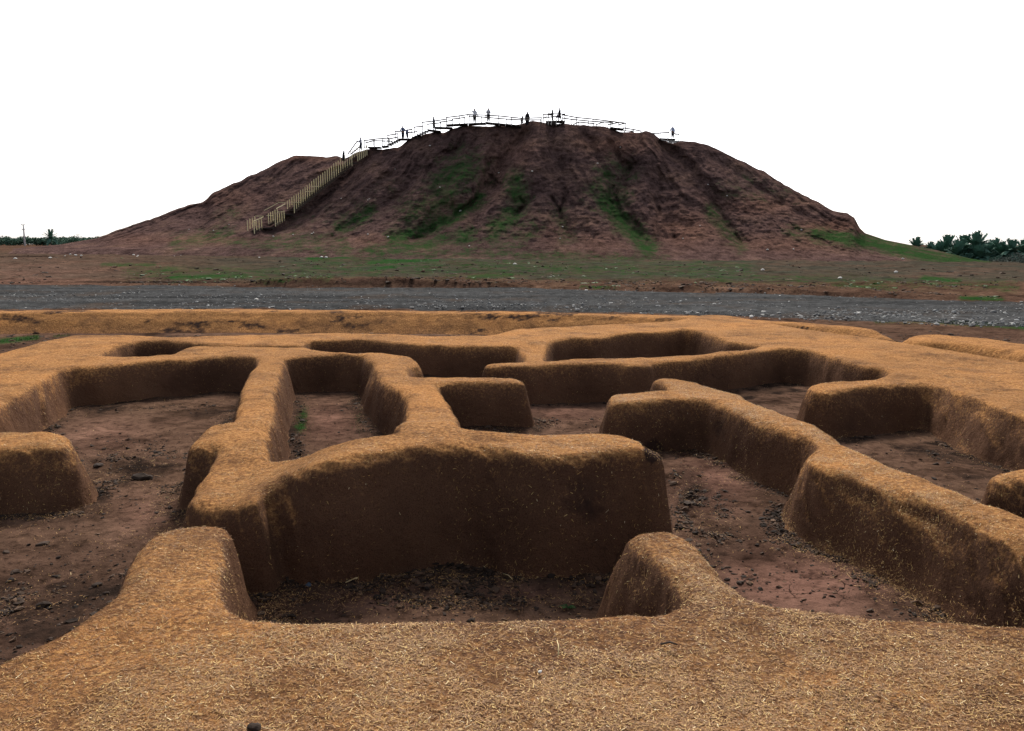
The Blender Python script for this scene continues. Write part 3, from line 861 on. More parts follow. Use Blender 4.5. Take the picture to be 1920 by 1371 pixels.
def straw_weight(cen, nm):
    up = 0.12 + 0.88 * sstep(0.25, 0.9, nm[:, 2])
    patch = 0.22 + 0.78 * sstep(-0.35, 0.5, fbm(cen[:, 0] * 3.0, cen[:, 1] * 3.0, 101, 3))
    patch *= 0.5 + 0.5 * sstep(-0.5, 0.6, fbm(cen[:, 0] * 14, cen[:, 1] * 14, 105, 2))
    dist = np.hypot(cen[:, 0], cen[:, 1])
    vis = (np.abs(project(cen[:, 0], cen[:, 1], cen[:, 2])[0] - 960) < 1300) & (cen[:, 1] > 1.6)
    return up * patch / np.maximum(dist, 2.5) ** 1.2 * vis

walls = {o.name: o for o in C.objects}
wall_obj = {'A': "mud_wall", 'C': "mud_wall.001", 'D': "mud_wall.002", 'E': "mud_wall.003"}
for key, n in (('A', 165000), ('B', 110000), ('C', 55000), ('D', 12000), ('E', 5000)):
    P, N = surface_points(*wall_samples[key], n, straw_weight)
    L = np.clip(rng.lognormal(math.log(0.0115), 0.5, n), 0.004, 0.06)
    W = np.clip(rng.normal(0.0024, 0.0008, n), 0.0011, 0.0045)
    tone = np.where(rng.random(n) < 0.045, rng.uniform(0.8, 1.0, n), np.clip(rng.beta(1.3, 3.0 if key == 'A' else 2.3, n), 0, 1))
    par = walls["mud_wall_complex"] if key == 'B' else walls[wall_obj[key]]
    add("straw", flake_mesh("straw", P, N, L, W, tone), par, "stuff")

# ------------------------------------------------------------------ clods, loose straw and stones on the floors
def ico():
    t = (1 + 5 ** .5) / 2
    v = np.array([(-1, t, 0), (1, t, 0), (-1, -t, 0), (1, -t, 0), (0, -1, t), (0, 1, t), (0, -1, -t), (0, 1, -t), (t, 0, -1), (t, 0, 1), (-t, 0, -1), (-t, 0, 1)], float)
    f = np.array([(0, 11, 5), (0, 5, 1), (0, 1, 7), (0, 7, 10), (0, 10, 11), (1, 5, 9), (5, 11, 4), (11, 10, 2), (10, 7, 6), (7, 1, 8), (3, 9, 4), (3, 4, 2), (3, 2, 6), (3, 6, 8),
                  (3, 8, 9), (4, 9, 5), (2, 4, 11), (6, 2, 10), (8, 6, 7), (9, 8, 1)])
    return v / np.linalg.norm(v[0]), f
IV, IF = ico()

def lumps_mesh(name, P, R, tone, mat, flat=0.7, rough=0.3, smooth=False):
    n = len(P)
    an = rng.random(n) * 6.283
    sx, sy = 0.7 + 0.8 * rng.random(n), 0.6 + 0.6 * rng.random(n)
    V = np.repeat(IV[None], n, 0) * (1 + rough * rng.normal(size=(n, 12, 1)))
    V = V * np.stack([sx, sy, np.full(n, flat) * (0.6 + 0.6 * rng.random(n))], 1)[:, None]
    ca, sa_ = np.cos(an)[:, None], np.sin(an)[:, None]
    V = np.stack([V[..., 0] * ca - V[..., 1] * sa_, V[..., 0] * sa_ + V[..., 1] * ca, V[..., 2]], -1) * R[:, None, None] + P[:, None]
    Fc = (IF[None] + 12 * np.arange(n)[:, None, None]).reshape(-1, 3)
    me = mesh_from(name, V.reshape(-1, 3), Fc, mat, smooth)
    attr(me, "tone", np.repeat(tone, 12))
    return me

def floor_candidates(n):
    px = rng.uniform(-60, 1980, n); py = 640 + (1250 - 640) * rng.random(n) ** 0.8
    x, y_ = on_z(px, py, 0.0)
    return px, py, x, y_

px, py, x, y_ = floor_candidates(640000)
s = sdf_all(x, y_, 'ABCDE')
heaps = ellipses(px, py, HEAPS)
rim = np.exp(-((s - 0.20) / 0.07) ** 2) * sstep(-0.25, 0.35, fbm(x * 2.5, y_ * 2.5, 201, 3))
prob = np.clip(0.9 * heaps * sstep(-0.2, 0.5, fbm(x * 4, y_ * 4, 203, 3)) + 0.6 * rim + 0.014, 0, 1) * (s > 0.08)
k = rng.random(len(px)) < prob * 0.75
xc, yc = x[k], y_[k]
nclod = len(xc)
R = np.clip(rng.lognormal(math.log(0.0056), 0.6, nclod), 0.0025, 0.03)
P = np.stack([xc, yc, ground_z(xc, yc) + R * 0.2], 1)
add("mud_crumbs", lumps_mesh("mud_crumbs", P, R, rng.random(nclod) ** 1.3, M_clod, 0.55, 0.34), None, "stuff", "dark crumbled mud and dung strewn over the room floors between the walls", "mud crumbs")
prob = np.clip(0.5 * heaps + ellipses(px, py, [(820, 1092, 330, 40, .5), (230, 1010, 120, 30, .3)]) * sstep(-0.2, 0.4, fbm(x * 5, y_ * 5, 211, 3)) + 0.9 * np.exp(-((s - 0.22) / 0.12) ** 2) * sstep(-0.3, 0.4, fbm(x * 1.8, y_ * 1.8, 205, 3)) + 0.10 * sstep(0.0, 0.6, fbm(x * 3, y_ * 3, 207, 3)), 0, 1) * (s > 0.06)
k = np.where(rng.random(len(px)) < prob * 0.34)[0]
xc, yc = x[k], y_[k]; n = len(k)
P = np.stack([xc, yc, ground_z(xc, yc) + 0.004 + 0.01 * rng.random(n)], 1)
N = np.tile([0, 0, 1.0], (n, 1)) + 0.3 * rng.normal(size=(n, 3)); N /= np.linalg.norm(N, axis=1)[:, None]
add("loose_straw", flake_mesh("loose_straw", P, N, np.clip(rng.lognormal(math.log(0.012), 0.55, n), 0.004, 0.07), np.clip(rng.normal(0.0022, 0.0008, n), 0.001, 0.004), np.clip(rng.beta(1.3, 2.6, n), 0, 1)),
    None, "stuff", "golden straw fallen on the mud floors along the wall feet", "straw")

# earth crumbs over the open ground between the road and the mound
n = 130000
px = rng.uniform(-200, 2120, n); py = np.concatenate([rng.uniform(470, 560, n // 2), rng.uniform(618, 660, n // 4), rng.uniform(528, 556, n - n // 2 - n // 4)])
x, y_ = on_z(px, py, np.where(py < 530, 0.25, 0.0))
a, b = road_edges(x)
den = 0.30 + 0.7 * np.maximum(ellipses(px, py, DARK_GROUND), 1.0 * np.exp(-((y_ - b - 0.3) / 0.6) ** 2))
k = (rng.random(n) < den * sstep(-0.3, 0.5, fbm(x * .5, y_ * .35, 501, 3)) * 0.5) & ((y_ > b + 0.2) | (y_ < a - .3)) & (y_ < 84) & (sdf_all(x, y_) > 0.3)
x, y_ = x[k], y_[k]; n = len(x)
R = np.clip(rng.lognormal(math.log(0.042), 0.6, n), 0.012, 0.20) * np.clip(y_ / 55, .35, 1.1)
add("earth_crumbs", lumps_mesh("earth_crumbs", np.stack([x, y_, ground_z(x, y_) + R * .1], 1), R, rng.random(n) ** .7, M_clod, 0.45, 0.25), None, "stuff", "dark earth crumbs scattered over the open ground around the road", "earth crumbs")

# low green tufts in the grassy patches beyond the road
n = 60000
px = rng.uniform(-100, 2100, n); py = rng.uniform(472, 566, n)
x, y_ = on_z(px, py, np.where(py < 530, 0.25, 0.0))
a, b = road_edges(x)
k = (rng.random(n) < np.clip(strokes(px, py, GRASS_GROUND) - 0.25, 0, 1) * sstep(-0.2, 0.5, fbm(x * .5, y_ * .3, 521, 3)) * 0.7) & (y_ > b + 0.4) & (y_ < 84)
x, y_ = x[k], y_[k]; n = len(x)
R = np.clip(rng.lognormal(math.log(0.06), 0.5, n), 0.02, 0.2)
add("grass_tufts", lumps_mesh("grass_tufts", np.stack([x, y_, ground_z(x, y_)], 1), R, rng.random(n) * .8, M_grass, 0.35, 0.35), None, "stuff", "low green tufts in patches on the open ground before the mound", "grass")

# single clods that stand out
def lump_thing(name, px_, py_, r, mat, label, cat, z=0.0, flat=0.6, group=None, subdiv=2):
    bm = bmesh.new()
    bmesh.ops.create_icosphere(bm, subdivisions=subdiv, radius=r)
    sd_ = random.random() * 50
    for v in bm.verts:
        c = v.co / r
        f = 1 + 0.28 * float(fbm(c.x * 1.3 + sd_, c.y * 1.3 + c.z, 7, 3)) + 0.12 * float(vnoise(c.x * 4 + sd_, c.z * 4 + c.y * 3, 9))
        v.co = Vector((c.x * 1.2, c.y * 0.9, c.z * flat)) * r * f
    me = bpy.data.meshes.new(name); bm.to_mesh(me); bm.free()
    if mat in (M_clod, M_gravel): attr(me, "tone", np.full(len(me.vertices), 0.35))
    me.materials.append(mat)
    x_, yy = on_z(px_, py_, z)
    zz = float(ground_z(np.array([x_]), np.array([yy]))[0]) if z < 0.3 else z
    o = add(name, me, None, None, label, cat, group, (float(x_), float(yy), zz + r * flat * 0.35))
    o.rotation_euler[2] = random.random() * 6
    return o
lump_thing("mud_clod", 181, 1092, 0.028, M_clod, "dark clod alone on the mud floor left of the foreground wall arm", "clod")
lump_thing("mud_clod", 199, 1107, 0.018, M_clod, "smaller dark clod just below another clod left of the foreground arm", "clod")
lump_thing("mud_clod", 184, 879, 0.05, M_clod, "flat dark clod at the left end of the dark heap in the left room", "clod", 0, 0.45)
lump_thing("mud_clod", 270, 900, 0.07, M_clod, "largest dark lump of the dark heap in the left room", "clod", 0, 0.5)
lump_thing("mud_clod", 478, 1366, 0.022, M_clod, "dark clod on the foreground wall cut by the bottom edge", "clod", 0.5)
lump_thing("mud_clod", 80, 1137, 0.035, M_clod, "dark straw-flecked clod near the left edge on the mud floor", "clod")
lump_thing("stone", 578, 1089, 0.022, M_bluestone, "small bluish stone on the floor of the front room", "stone")
lump_thing("pebble", 1013, 1260, 0.008, M_stone, "single white pebble on the straw of the foreground wall", "pebble", 0.5)

def stalk(px0, py0, px1, py1, z, rad, mat, label):
    a, b = [np.array([*map(float, on_z(p, q, z)), z]) for p, q in ((px0, py0), (px1, py1))]
    if z < 0.3:
        a[2] = float(ground_z(a[:1], a[1:2])[0]); b[2] = float(ground_z(b[:1], b[1:2])[0])
    a[2] += 0.012; b[2] += 0.03
    me = tube_mesh("straw_stalk", [a, (a + b) / 2 + np.array([0.004, 0.006, 0.006]), b], [rad, rad, rad * 0.6], 6, mat)
    add("straw_stalk", me, None, None, label, "straw stalk")

def tube_mesh(name, pts, radii, sides, mat, cap=True):
    pts = [np.array(p, float) for p in pts]
    V, Fc = [], []
    for i, p in enumerate(pts):
        d = pts[min(i + 1, len(pts) - 1)] - pts[max(i - 1, 0)]
        d /= np.linalg.norm(d) + 1e-12
        ref = np.array([0, 0, 1.0]) if abs(d[2]) < 0.9 else np.array([0, 1.0, 0])
        e1 = np.cross(d, ref); e1 /= np.linalg.norm(e1); e2 = np.cross(d, e1)
        for k in range(sides):
            an = 2 * math.pi * k / sides
            V.append(p + radii[i] * (math.cos(an) * e1 + math.sin(an) * e2))
    for i in range(len(pts) - 1):
        for k in range(sides):
            a, b = i * sides + k, i * sides + (k + 1) % sides
            Fc.append((a, a + sides, b + sides, b))
    me = bpy.data.meshes.new(name)
    faces = list(Fc)
    if cap: faces += [tuple(range(sides)), tuple(reversed(range((len(pts) - 1) * sides, len(pts) * sides)))]
    me.from_pydata([tuple(v) for v in V], [], faces)
    me.materials.append(mat)
    me.polygons.foreach_set("use_smooth", [sides > 4] * len(me.polygons))
    me.update()
    return me

M_stalk = flat_mat("pale_straw_stalk", (0.62, 0.48, 0.25), 0.7)
M_twig = flat_mat("dark_twig", (0.06, 0.045, 0.035), 0.9)
stalk(648, 1088, 700, 1071, 0.0, 0.0035, M_stalk, "long pale straw stalk on the floor at the left of the front room")
stalk(944, 1064, 961, 1081, 0.0, 0.003, M_stalk, "short pale straw stalk leaning at the foot of the middle front wall")
stalk(1239, 1213, 1270, 1222, 0.5, 0.004, M_twig, "dark twig on the foreground wall below the right arm")
stalk(1047, 1234, 1044, 1214, 0.5, 0.0025, M_stalk, "pale upright straw stalk on the foreground wall near its middle")

# ------------------------------------------------------------------ gravel, stones, grass
n = 110000
px = rng.uniform(-300, 2250, n); py = rng.uniform(533, 624, n)
x, y_ = on_z(px, py, 0.0)
a, b = road_edges(x)
t_ = (y_ - a) / (b - a)
band = ellipses(px, py, [(1650, 592, 330, 11, 1.0), (1900, 600, 200, 14, 1.0), (800, 571, 500, 8, .55), (150, 560, 260, 12, .55), (400, 556, 300, 8, .4), (1150, 572, 300, 10, .6), (1350, 545, 400, 4, .4), (1900, 585, 200, 12, .6)])
k = (rng.random(n) < (0.09 + 0.75 * band) * (0.35 + 0.65 * sstep(-0.4, 0.4, fbm(x * .8, y_ * .5, 301, 3))) * 0.55) & (t_ > -0.10) & (t_ < 1.04)
x, y_ = x[k], y_[k]; n = len(x)
R = np.clip(rng.lognormal(math.log(0.019), 0.6, n), 0.008, 0.08)
P = np.stack([x, y_, zground(x, y_) + 0.03 + R * 0.1], 1)
add("gravel", lumps_mesh("gravel", P, R, rng.beta(1.0, 2.0, n), M_gravel, 0.6, 0.15), None, "stuff", "pale loose gravel strewn along the grey road", "gravel")

base_rocks = []
for q in range(4):
    bm = bmesh.new(); bmesh.ops.create_icosphere(bm, subdivisions=2, radius=1.0)
    for v in bm.verts:
        c = v.co.copy(); v.co = Vector((c.x * 1.25, c.y * .9, c.z * .62)) * (1 + 0.30 * float(fbm(c.x * 1.2 + 9 * q, c.y * 1.2 + c.z, 17 + q, 3)))
    me = bpy.data.meshes.new("stone"); bm.to_mesh(me); bm.free(); me.materials.append(M_stone); base_rocks.append(me)

def ray_ground(px_, py_):
    Y = 45.0
    for Y in np.arange(42, 130, 0.5):
        X, Y2, Z = at_y(px_, py_, Y)
        if Z <= float(zground(np.array([X]), np.array([Y]))[0]) + 0.02: break
    return float(X), float(Y), float(zground(np.array([X]), np.array([Y]))[0])

BIG_STONES = {(558, 471): "larger white stone on the grass right of the staircase foot", (24, 474): "upper of the two pale stones near the left edge below the utility pole", (28, 486): "lower of the two pale stones near the left edge below the utility pole",
              (1232, 471): "white stone at the lower end of the long green gully right of centre", (965, 496): "pale stone on the flat ground before the middle of the mound", (1430, 507): "pale stone on the flat ground beyond the road, right of centre",
              (1680, 511): "pale stone on the bare ground below the right grassy toe of the mound", (1575, 522): "pale stone nearest the road on the right-hand flat ground"}
foot_px = []
for i in range(72):
    c = random.random()
    if c < 0.6: foot_px.append((random.gauss(270, 75), random.gauss(475.5, 3.2)))
    else: foot_px.append((random.uniform(430, 800), random.gauss(478, 3.5)))
foot_px += [(558, 471), (24, 474), (28, 486), (142, 479), (1232, 471), (965, 496), (1430, 507), (1680, 511), (1575, 522), (949, 471), (612, 483), (832, 476)]
for i, (a_, b_) in enumerate(foot_px):
    X, Y, Z = ray_ground(a_, max(b_, 470.5))
    big = 0.14 if i >= 72 else random.uniform(0.07, 0.17)
    o = add("stone", base_rocks[i % 4], None, None, BIG_STONES.get((a_, b_), "pale stone lying among other pale stones at the foot of the mound"), "stone", "pale stones scattered at the foot of the mound", (X, Y, Z + big * .3))
    o.scale = (big, big, big * random.uniform(.7, 1.1)); o.rotation_euler = (0, 0, random.random() * 6)
for i, (a_, b_) in enumerate([(806, 274), (741, 318), (998, 322), (825, 352), (862, 397), (693, 374), (690, 376), (640, 373), (863, 396), (1120, 307), (1327, 347), (1363, 368), (1312, 424), (1280, 448), (1055, 426), (1050, 448),
                              (588, 437), (585, 439), (550, 441), (513, 444), (430, 422), (401, 433), (1438, 469), (1487, 468), (1692, 486), (880, 462), (728, 445), (1163, 277), (1502, 432), (355, 431), (935, 325), (690, 440)]):
    X, Y, Z = mound_pt(a_, b_)
    big = random.uniform(0.07, 0.12)
    o = add("stone", base_rocks[i % 4], None, None, "small pale stone lying on the brown slope of the mound", "stone", "pale stones dotted over the mound slope", (X, Y - 0.1, Z + 0.05))
    o.scale = (big, big, big); o.rotation_euler = (0, 0, random.random() * 6)

def blades(name, P, h, label, spread=0.5):
    n = len(P)
    an = rng.random(n) * 6.283
    d = np.stack([np.cos(an), np.sin(an), np.zeros(n)], 1)
    wv = np.stack([-np.sin(an), np.cos(an), np.zeros(n)], 1) * (h * 0.07)[:, None]
    lean = d * (h * spread * rng.random(n))[:, None]
    up = np.array([0, 0, 1.0]) * h[:, None]
    V = np.stack([P - wv, P + wv, P + lean * .35 + up * .6 + wv * .7, P + lean * .35 + up * .6 - wv * .7, P + lean + up], 1)
    F4 = np.stack([np.array([0, 1, 2, 3])] * n) + 5 * np.arange(n)[:, None]
    F3 = np.stack([np.array([3, 2, 4])] * n) + 5 * np.arange(n)[:, None]
    me = bpy.data.meshes.new(name)
    me.from_pydata(V.reshape(-1, 3).tolist(), [], F4.tolist() + F3.tolist())
    me.materials.append(M_grass); attr(me, "tone", np.repeat(rng.random(n), 5))
    add(name, me, None, "stuff", label, "grass")

n = 60000
px = np.concatenate([rng.uniform(1560, 2100, n), rng.uniform(-120, 140, n // 3), rng.uniform(0, 70, n // 12), rng.uniform(880, 960, n // 20)])
py = np.concatenate([rng.uniform(592, 622, n), rng.uniform(624, 668, n // 3), rng.uniform(570, 580, n // 12), rng.uniform(618, 627, n // 20)])
x, y_ = on_z(px, py, 0.0)
g = strokes(px, py, GRASS_GROUND)
k = (rng.random(len(px)) < np.clip(g - 0.30, 0, 1) * 1.0 * sstep(-0.3, 0.5, fbm(x * 2, y_ * 1.2, 401, 3))) & (sdf_all(x, y_) > 0.25)
x, y_ = x[k], y_[k]
blades("grass", np.stack([x, y_, zground(x, y_) - 0.005], 1), rng.uniform(0.02, 0.06, len(x)), "low bright green grass growing beside the gravel road and the ruin")
n = 900
px = np.concatenate([rng.normal(566, 8, n), rng.normal(672, 5, n // 4)]); py = np.concatenate([rng.normal(790, 13, n), rng.normal(792, 14, n // 4)])
x, y_ = on_z(px, py, 0.0)
k = sdf_all(x, y_) > 0.12
x, y_ = x[k], y_[k]
blades("weeds", np.stack([x, y_, ground_z(x, y_)], 1), rng.uniform(0.006, 0.024, len(x)), "green weeds at the wall foot in the narrow inner room", 0.9)

# small green plant in the front room
x0, y0 = map(float, on_z(1066, 1133, 0.0)); z0 = float(ground_z(np.array([x0]), np.array([y0]))[0])
root = add("weed_plant", None, None, None, "tiny dark green plant on the front room floor just behind the foreground wall", "plant", None, (x0, y0, z0))
leaf = []
for i in range(12):
    an = i * 0.6 + random.random(); L = random.uniform(.03, .07)
    d = np.array([math.cos(an), math.sin(an) * .6, 0]); sd_ = np.array([-math.sin(an), math.cos(an), 0]) * L * .16
    m = d * L * .5 + np.array([0, 0, L * .35]); e = d * L + np.array([0, 0, L * .25])
    me = bpy.data.meshes.new("leaf")
    me.from_pydata([(0, 0, 0), tuple(m - sd_), tuple(e), tuple(m + sd_), tuple(m - np.array([0, 0, L * .05]))], [], [(0, 1, 4), (0, 4, 3), (1, 2, 4), (4, 2, 3)])
    me.materials.append(M_grass); attr(me, "tone", np.full(5, random.random() * .6))
    add("leaf", me, root)

# ------------------------------------------------------------------ timber staircase on the mound
def box_between(name, a, b, wx, wz, mat, parent):
    """square bar from a to b"""
    a, b = np.array(a, float), np.array(b, float)
    d = b - a; L = np.linalg.norm(d); d = d / L
    ref = np.array([0, 0, 1.0]) if abs(d[2]) < 0.95 else np.array([0, 1.0, 0])
    e1 = np.cross(d, ref); e1 /= np.linalg.norm(e1); e2 = np.cross(e1, d)
    V = [tuple(p + sx * e1 * wx / 2 + sz * e2 * wz / 2) for p in (a, b) for sx, sz in ((-1, -1), (1, -1), (1, 1), (-1, 1))]
    me = bpy.data.meshes.new(name)
    me.from_pydata(V, [], [(0, 3, 2, 1), (4, 5, 6, 7), (0, 1, 5, 4), (1, 2, 6, 5), (2, 3, 7, 6), (3, 0, 4, 7)])
    me.materials.append(mat)
    return add(name, me, parent)

def slab(name, near_l, near_r, depth, thick, mat, parent):
    a, b = np.array(near_l), np.array(near_r)
    dv = np.array([0, depth, 0.0]); t_ = np.array([0, 0, -thick])
    V = [tuple(p) for p in (a, b, b + dv, a + dv, a + t_, b + t_, b + dv + t_, a + dv + t_)]
    me = bpy.data.meshes.new(name)
    me.from_pydata(V, [], [(0, 1, 2, 3), (4, 7, 6, 5), (0, 4, 5, 1), (1, 5, 6, 2), (2, 6, 7, 3), (3, 7, 4, 0)])
    me.materials.append(mat)
    return add(name, me, parent)

stair = add("staircase", None, None, None, "timber staircase with pale close-set posts climbing the left flank of the mound", "staircase")
NEAR = [(477, 434.5), (491, 426), (516.5, 421), (533, 411), (552, 396), (660, 308), (671, 299), (688, 288)]
def stair_pt(px_):
    """near edge of the stair at photo column px_"""
    py_ = np.interp(px_, [p[0] for p in NEAR], [p[1] for p in NEAR])
    D = float(mound_depth(np.array([px_ * 1.0]), np.array([py_ * 1.0]), plain=True)[0]) - 0.5
    return np.array([float(v) for v in at_y(px_, py_, D)])
PERP = np.array([-1.15, 1.15, 0.0])
flights = [(477, 491, 4.6, 16), (516.5, 533, 4.15, 22), (552, 660, 4.15, 19), (671, 688, 3.4, 16)]
M_PX = 0.062
for fi, (xa, xb, stp, hp) in enumerate(flights):
    xs_ = np.arange(xa, xb + 0.1, stp)
    for xq in xs_:
        p = stair_pt(xq); h = 1.08 + random.uniform(-.06, .08)
        box_between("post", p - np.array([0, 0, .25]), p + np.array([0, 0, h]), .080, .080, M_bamboo, stair)
        q = p + PERP + np.array([0, 0, .22])
        box_between("post", q - np.array([0, 0, .1]), q + np.array([0, 0, h]), .080, .080, M_bamboo, stair)
    a, b = stair_pt(xa), stair_pt(xb)
    for off in (0, 1):
        box_between("stringer", a + PERP * off + np.array([.02, .06, -.08]), b + PERP * off + np.array([.02, .06, -.08]), .06, .24, M_tread, stair)
    nt = max(4, int((b[2] - a[2]) / 0.2))
    for k in range(nt):
        p = a + (b - a) * (k + .5) / nt
        c0 = p + PERP * .05; c1 = p + PERP * .95
        box_between("tread", c0, c1, .30, .05, M_tread, stair)
    if fi < 3:
        c = stair_pt(xb + 1.5); d = stair_pt(flights[fi + 1][0] - 1.0)
        z = max(c[2], d[2] - .3) - .05
        V = [c, d, d + PERP, c + PERP]
        V = [np.array([v[0], v[1], z]) for v in V]
        me = bpy.data.meshes.new("landing")
        me.from_pydata([tuple(v) for v in V] + [tuple(v - np.array([0, 0, .14])) for v in V], [], [(0, 1, 2, 3), (4, 7, 6, 5), (0, 4, 5, 1), (1, 5, 6, 2), (2, 6, 7, 3), (3, 7, 4, 0)])
        me.materials.append(M_deck); add("landing", me, stair)
def rpt(x_, y_, D): return np.array([float(v) for v in at_y(x_, y_, D)])
for (x0, y0, x1, y1, d0, d1) in [(475, 415, 494, 407, 90.6, 92), (479, 405, 494, 405.5, 92.8, 92.2), (495, 395, 521, 381, 93, 94.4), (518, 391.5, 535, 382.5, 92.2, 93.6), (522, 379.5, 536, 380.5, 95, 94.2),
                                 (500, 404.5, 512, 404.5, 93.2, 93.2), (520, 397.5, 533, 397, 92.4, 92.6), (546, 379, 564, 380, 94.6, 94.8), (556, 371.5, 572, 371.5, 95, 95.2), (573, 359.5, 588, 358.5, 96, 96.2), (583, 349.5, 599, 349.5, 96.8, 97)]:
    box_between("rail", rpt(x0, y0, stair_pt(x0)[1] + .1), rpt(x1, y1, stair_pt(x1)[1] + .1), .07, .07, M_bamboo, stair)

# ------------------------------------------------------------------ walkway along the crest
walk = add("walkway", None, None, None, "scaffold walkway with dark decks and thin pipe rails along the top of the mound", "walkway")
def cd_(x_): return float(lut(CREST_D, x_))
DECKS = [(689, 275, 713, 275), (715, 274, 727, 272.5), (746, 259.5, 773, 259.5), (801, 242, 826, 245), (815, 237.5, 848, 238.5), (837, 233, 877, 231), (878, 231, 899, 230), (899, 230, 911, 229.5), (911, 228.5, 936, 231), (936, 231, 959, 233), (959, 233, 977, 235.5),
         (1024, 227, 1043, 226), (1044, 226, 1060, 226.5), (1145, 238, 1170, 241)]
for (x0, y0, x1, y1) in DECKS:
    n = 2 if x1 - x0 < 28 else 3
    for k in range(n):
        f0, f1 = k / n, (k + 1) / n - 0.01
        slab("deck_board", rpt(x0 + (x1 - x0) * f0, y0 + (y1 - y0) * f0, cd_(x0) - 1.3), rpt(x0 + (x1 - x0) * f1, y0 + (y1 - y0) * f1, cd_(x1) - 1.3), 1.5, .14, M_deck, walk)
for (x0, y0, x1, y1, n) in [(727, 271, 747, 261, 5), (773, 257, 801, 244, 6), (689, 281, 676, 288, 3)]:
    for k in range(n):
        f = (k + .5) / n
        xx, yy = x0 + (x1 - x0) * f, y0 + (y1 - y0) * f
        slab("tread", rpt(xx - 3.5, yy, cd_(xx) - 1.2), rpt(xx + 3.5, yy + .6, cd_(xx) - 1.2), 1.3, .09, M_deck, walk)
RAILS = [  # (photo px polyline of a rail, metres in front of the crest line, post height px)
    ([(683, 264), (702, 261), (717, 260), (728, 259)], -.1, 15), ([(686, 268), (700, 264), (720, 264.5), (735, 265)], -1.3, 10), ([(727, 254), (745, 251)], -.1, 14), ([(741, 247), (755, 246), (772, 242.5)], -.1, 14), ([(730, 260.5), (745, 257.5)], -1.3, 12),
    ([(765, 249), (782, 247)], -1.3, 12), ([(777, 238.5), (792, 237)], -.1, 14), ([(792, 229.5), (815, 227), (837, 223.5)], -.1, 15), ([(837, 220.5), (861, 217.5), (877, 215)], -.1, 15), ([(802, 233), (826, 230.5)], -1.3, 13), ([(826, 229), (848, 226)], -1.3, 12),
    ([(848, 223.5), (871, 220.5)], -1.3, 11), ([(877, 215), (891, 215.5), (911, 216), (935, 217.5), (959, 220), (977, 222), (1015, 221)], -.1, 15), ([(880, 218), (903, 219.5), (950, 223.5), (977, 225), (1014, 225)], -1.3, 11), ([(1019, 215), (1035, 216)], -.1, 14),
    ([(1019, 221), (1024, 220)], -1.3, 8), ([(1028, 213.5), (1059, 214)], -.1, 13), ([(1024, 219.5), (1028, 220), (1043, 218.5)], -1.3, 9), ([(1055, 215.5), (1081, 220.5), (1112, 223.5), (1145, 227.5), (1173, 231)], -.1, 14), ([(1055, 221.5), (1072, 224), (1103, 227), (1131, 229), (1148, 230)], -1.3, 10),
    ([(1085, 229), (1114, 232)], -2.0, 5), ([(1076, 233), (1085, 229)], -1.6, 2), ([(1118, 234), (1131, 229)], -1.6, 3), ([(1140, 234), (1160, 230)], -1.2, 6), ([(1169, 240), (1188, 243), (1202, 246)], -.6, 6), ([(1161, 234), (1173, 231)], -.5, 8), ([(1171, 245.5), (1186, 246)], -1.2, 3),
    ([(653, 288), (670, 264.5)], .6, 0), ([(658, 289), (676, 274)], -.6, 0)]
bm = bmesh.new(); bmesh.ops.create_icosphere(bm, subdivisions=1, radius=0.11)
me_c = bpy.data.meshes.new("coupler"); bm.to_mesh(me_c); bm.free(); me_c.materials.append(M_coupler)
def railing(parent, lst):
    for pts, off, hp in lst:
        W = [rpt(x_, y_, cd_(max(x_, 689)) + off) for x_, y_ in pts]
        for a, b in zip(W[:-1], W[1:]):
            add("rail", tube_mesh("rail", [a, b], [.085, .085], 6, M_pipe), parent)
        for p in W:
            if hp: add("post", tube_mesh("post", [p + np.array([0, .03, 0]), p + np.array([0, .03, -hp * .0665])], [.052, .052], 6, M_pipe), parent)
            add("coupler", me_c, parent, loc=tuple(p))
railing(walk, RAILS)
for x_ in (877, 911, 936, 959, 1028, 1034, 1043):     # white legs under the decks
    a = rpt(x_, 228 if x_ < 1000 else 226.5, cd_(x_) - 1.36)
    add("leg", tube_mesh("leg", [a, a + np.array([0, 0, -.55])], [.04, .04], 6, M_stone), walk)
for (x0, x1) in ((1024, 1033), (1034, 1043)):
    a, b = rpt(x0, 226.8, cd_(x0) - 1.25), rpt(x1, 226.4, cd_(x1) - 1.25)
    V = [a, b, b + np.array([0, 0, -.45]), a + np.array([0, 0, -.45])]
    me = bpy.data.meshes.new("fascia_board"); dv = np.array([0, .05, 0])
    me.from_pydata([tuple(v) for v in V] + [tuple(v + dv) for v in V], [], [(0, 3, 2, 1), (4, 5, 6, 7), (0, 1, 5, 4), (2, 3, 7, 6), (1, 2, 6, 5), (3, 0, 4, 7)])
    me.materials.append(M_deck); add("fascia_board", me, walk)

plat = add("viewing_platform", None, None, None, "small raised viewing platform on legs in the notch right of the mound top", "platform")
slab("deck_board", rpt(1238, 259, 110.8), rpt(1267, 260.2, 110.8), 1.5, .16, M_deck, plat)
slab("deck_board", rpt(1255, 264.6, 110.4), rpt(1273, 263.4, 110.4), 1.0, .10, M_deck, plat)
for x0, y0, x1, y1 in [(1240, 262, 1252, 264.5), (1252, 267.5, 1268, 267.5), (1252, 264.5, 1273, 265.5)]:
    box_between("beam", rpt(x0, y0, 110.3), rpt(x1, y1, 110.3), .09, .09, M_stone, plat)
for x_, ya, yb in [(1238, 249, 262), (1252, 256, 268), (1254, 248.5, 259), (1273, 249.5, 266), (1267, 251, 260)]:
    add("post", tube_mesh("post", [rpt(x_, ya, 110.6), rpt(x_, yb, 110.6)], [.034, .034], 6, M_stone if x_ in (1252, 1273) else M_pipe), plat)
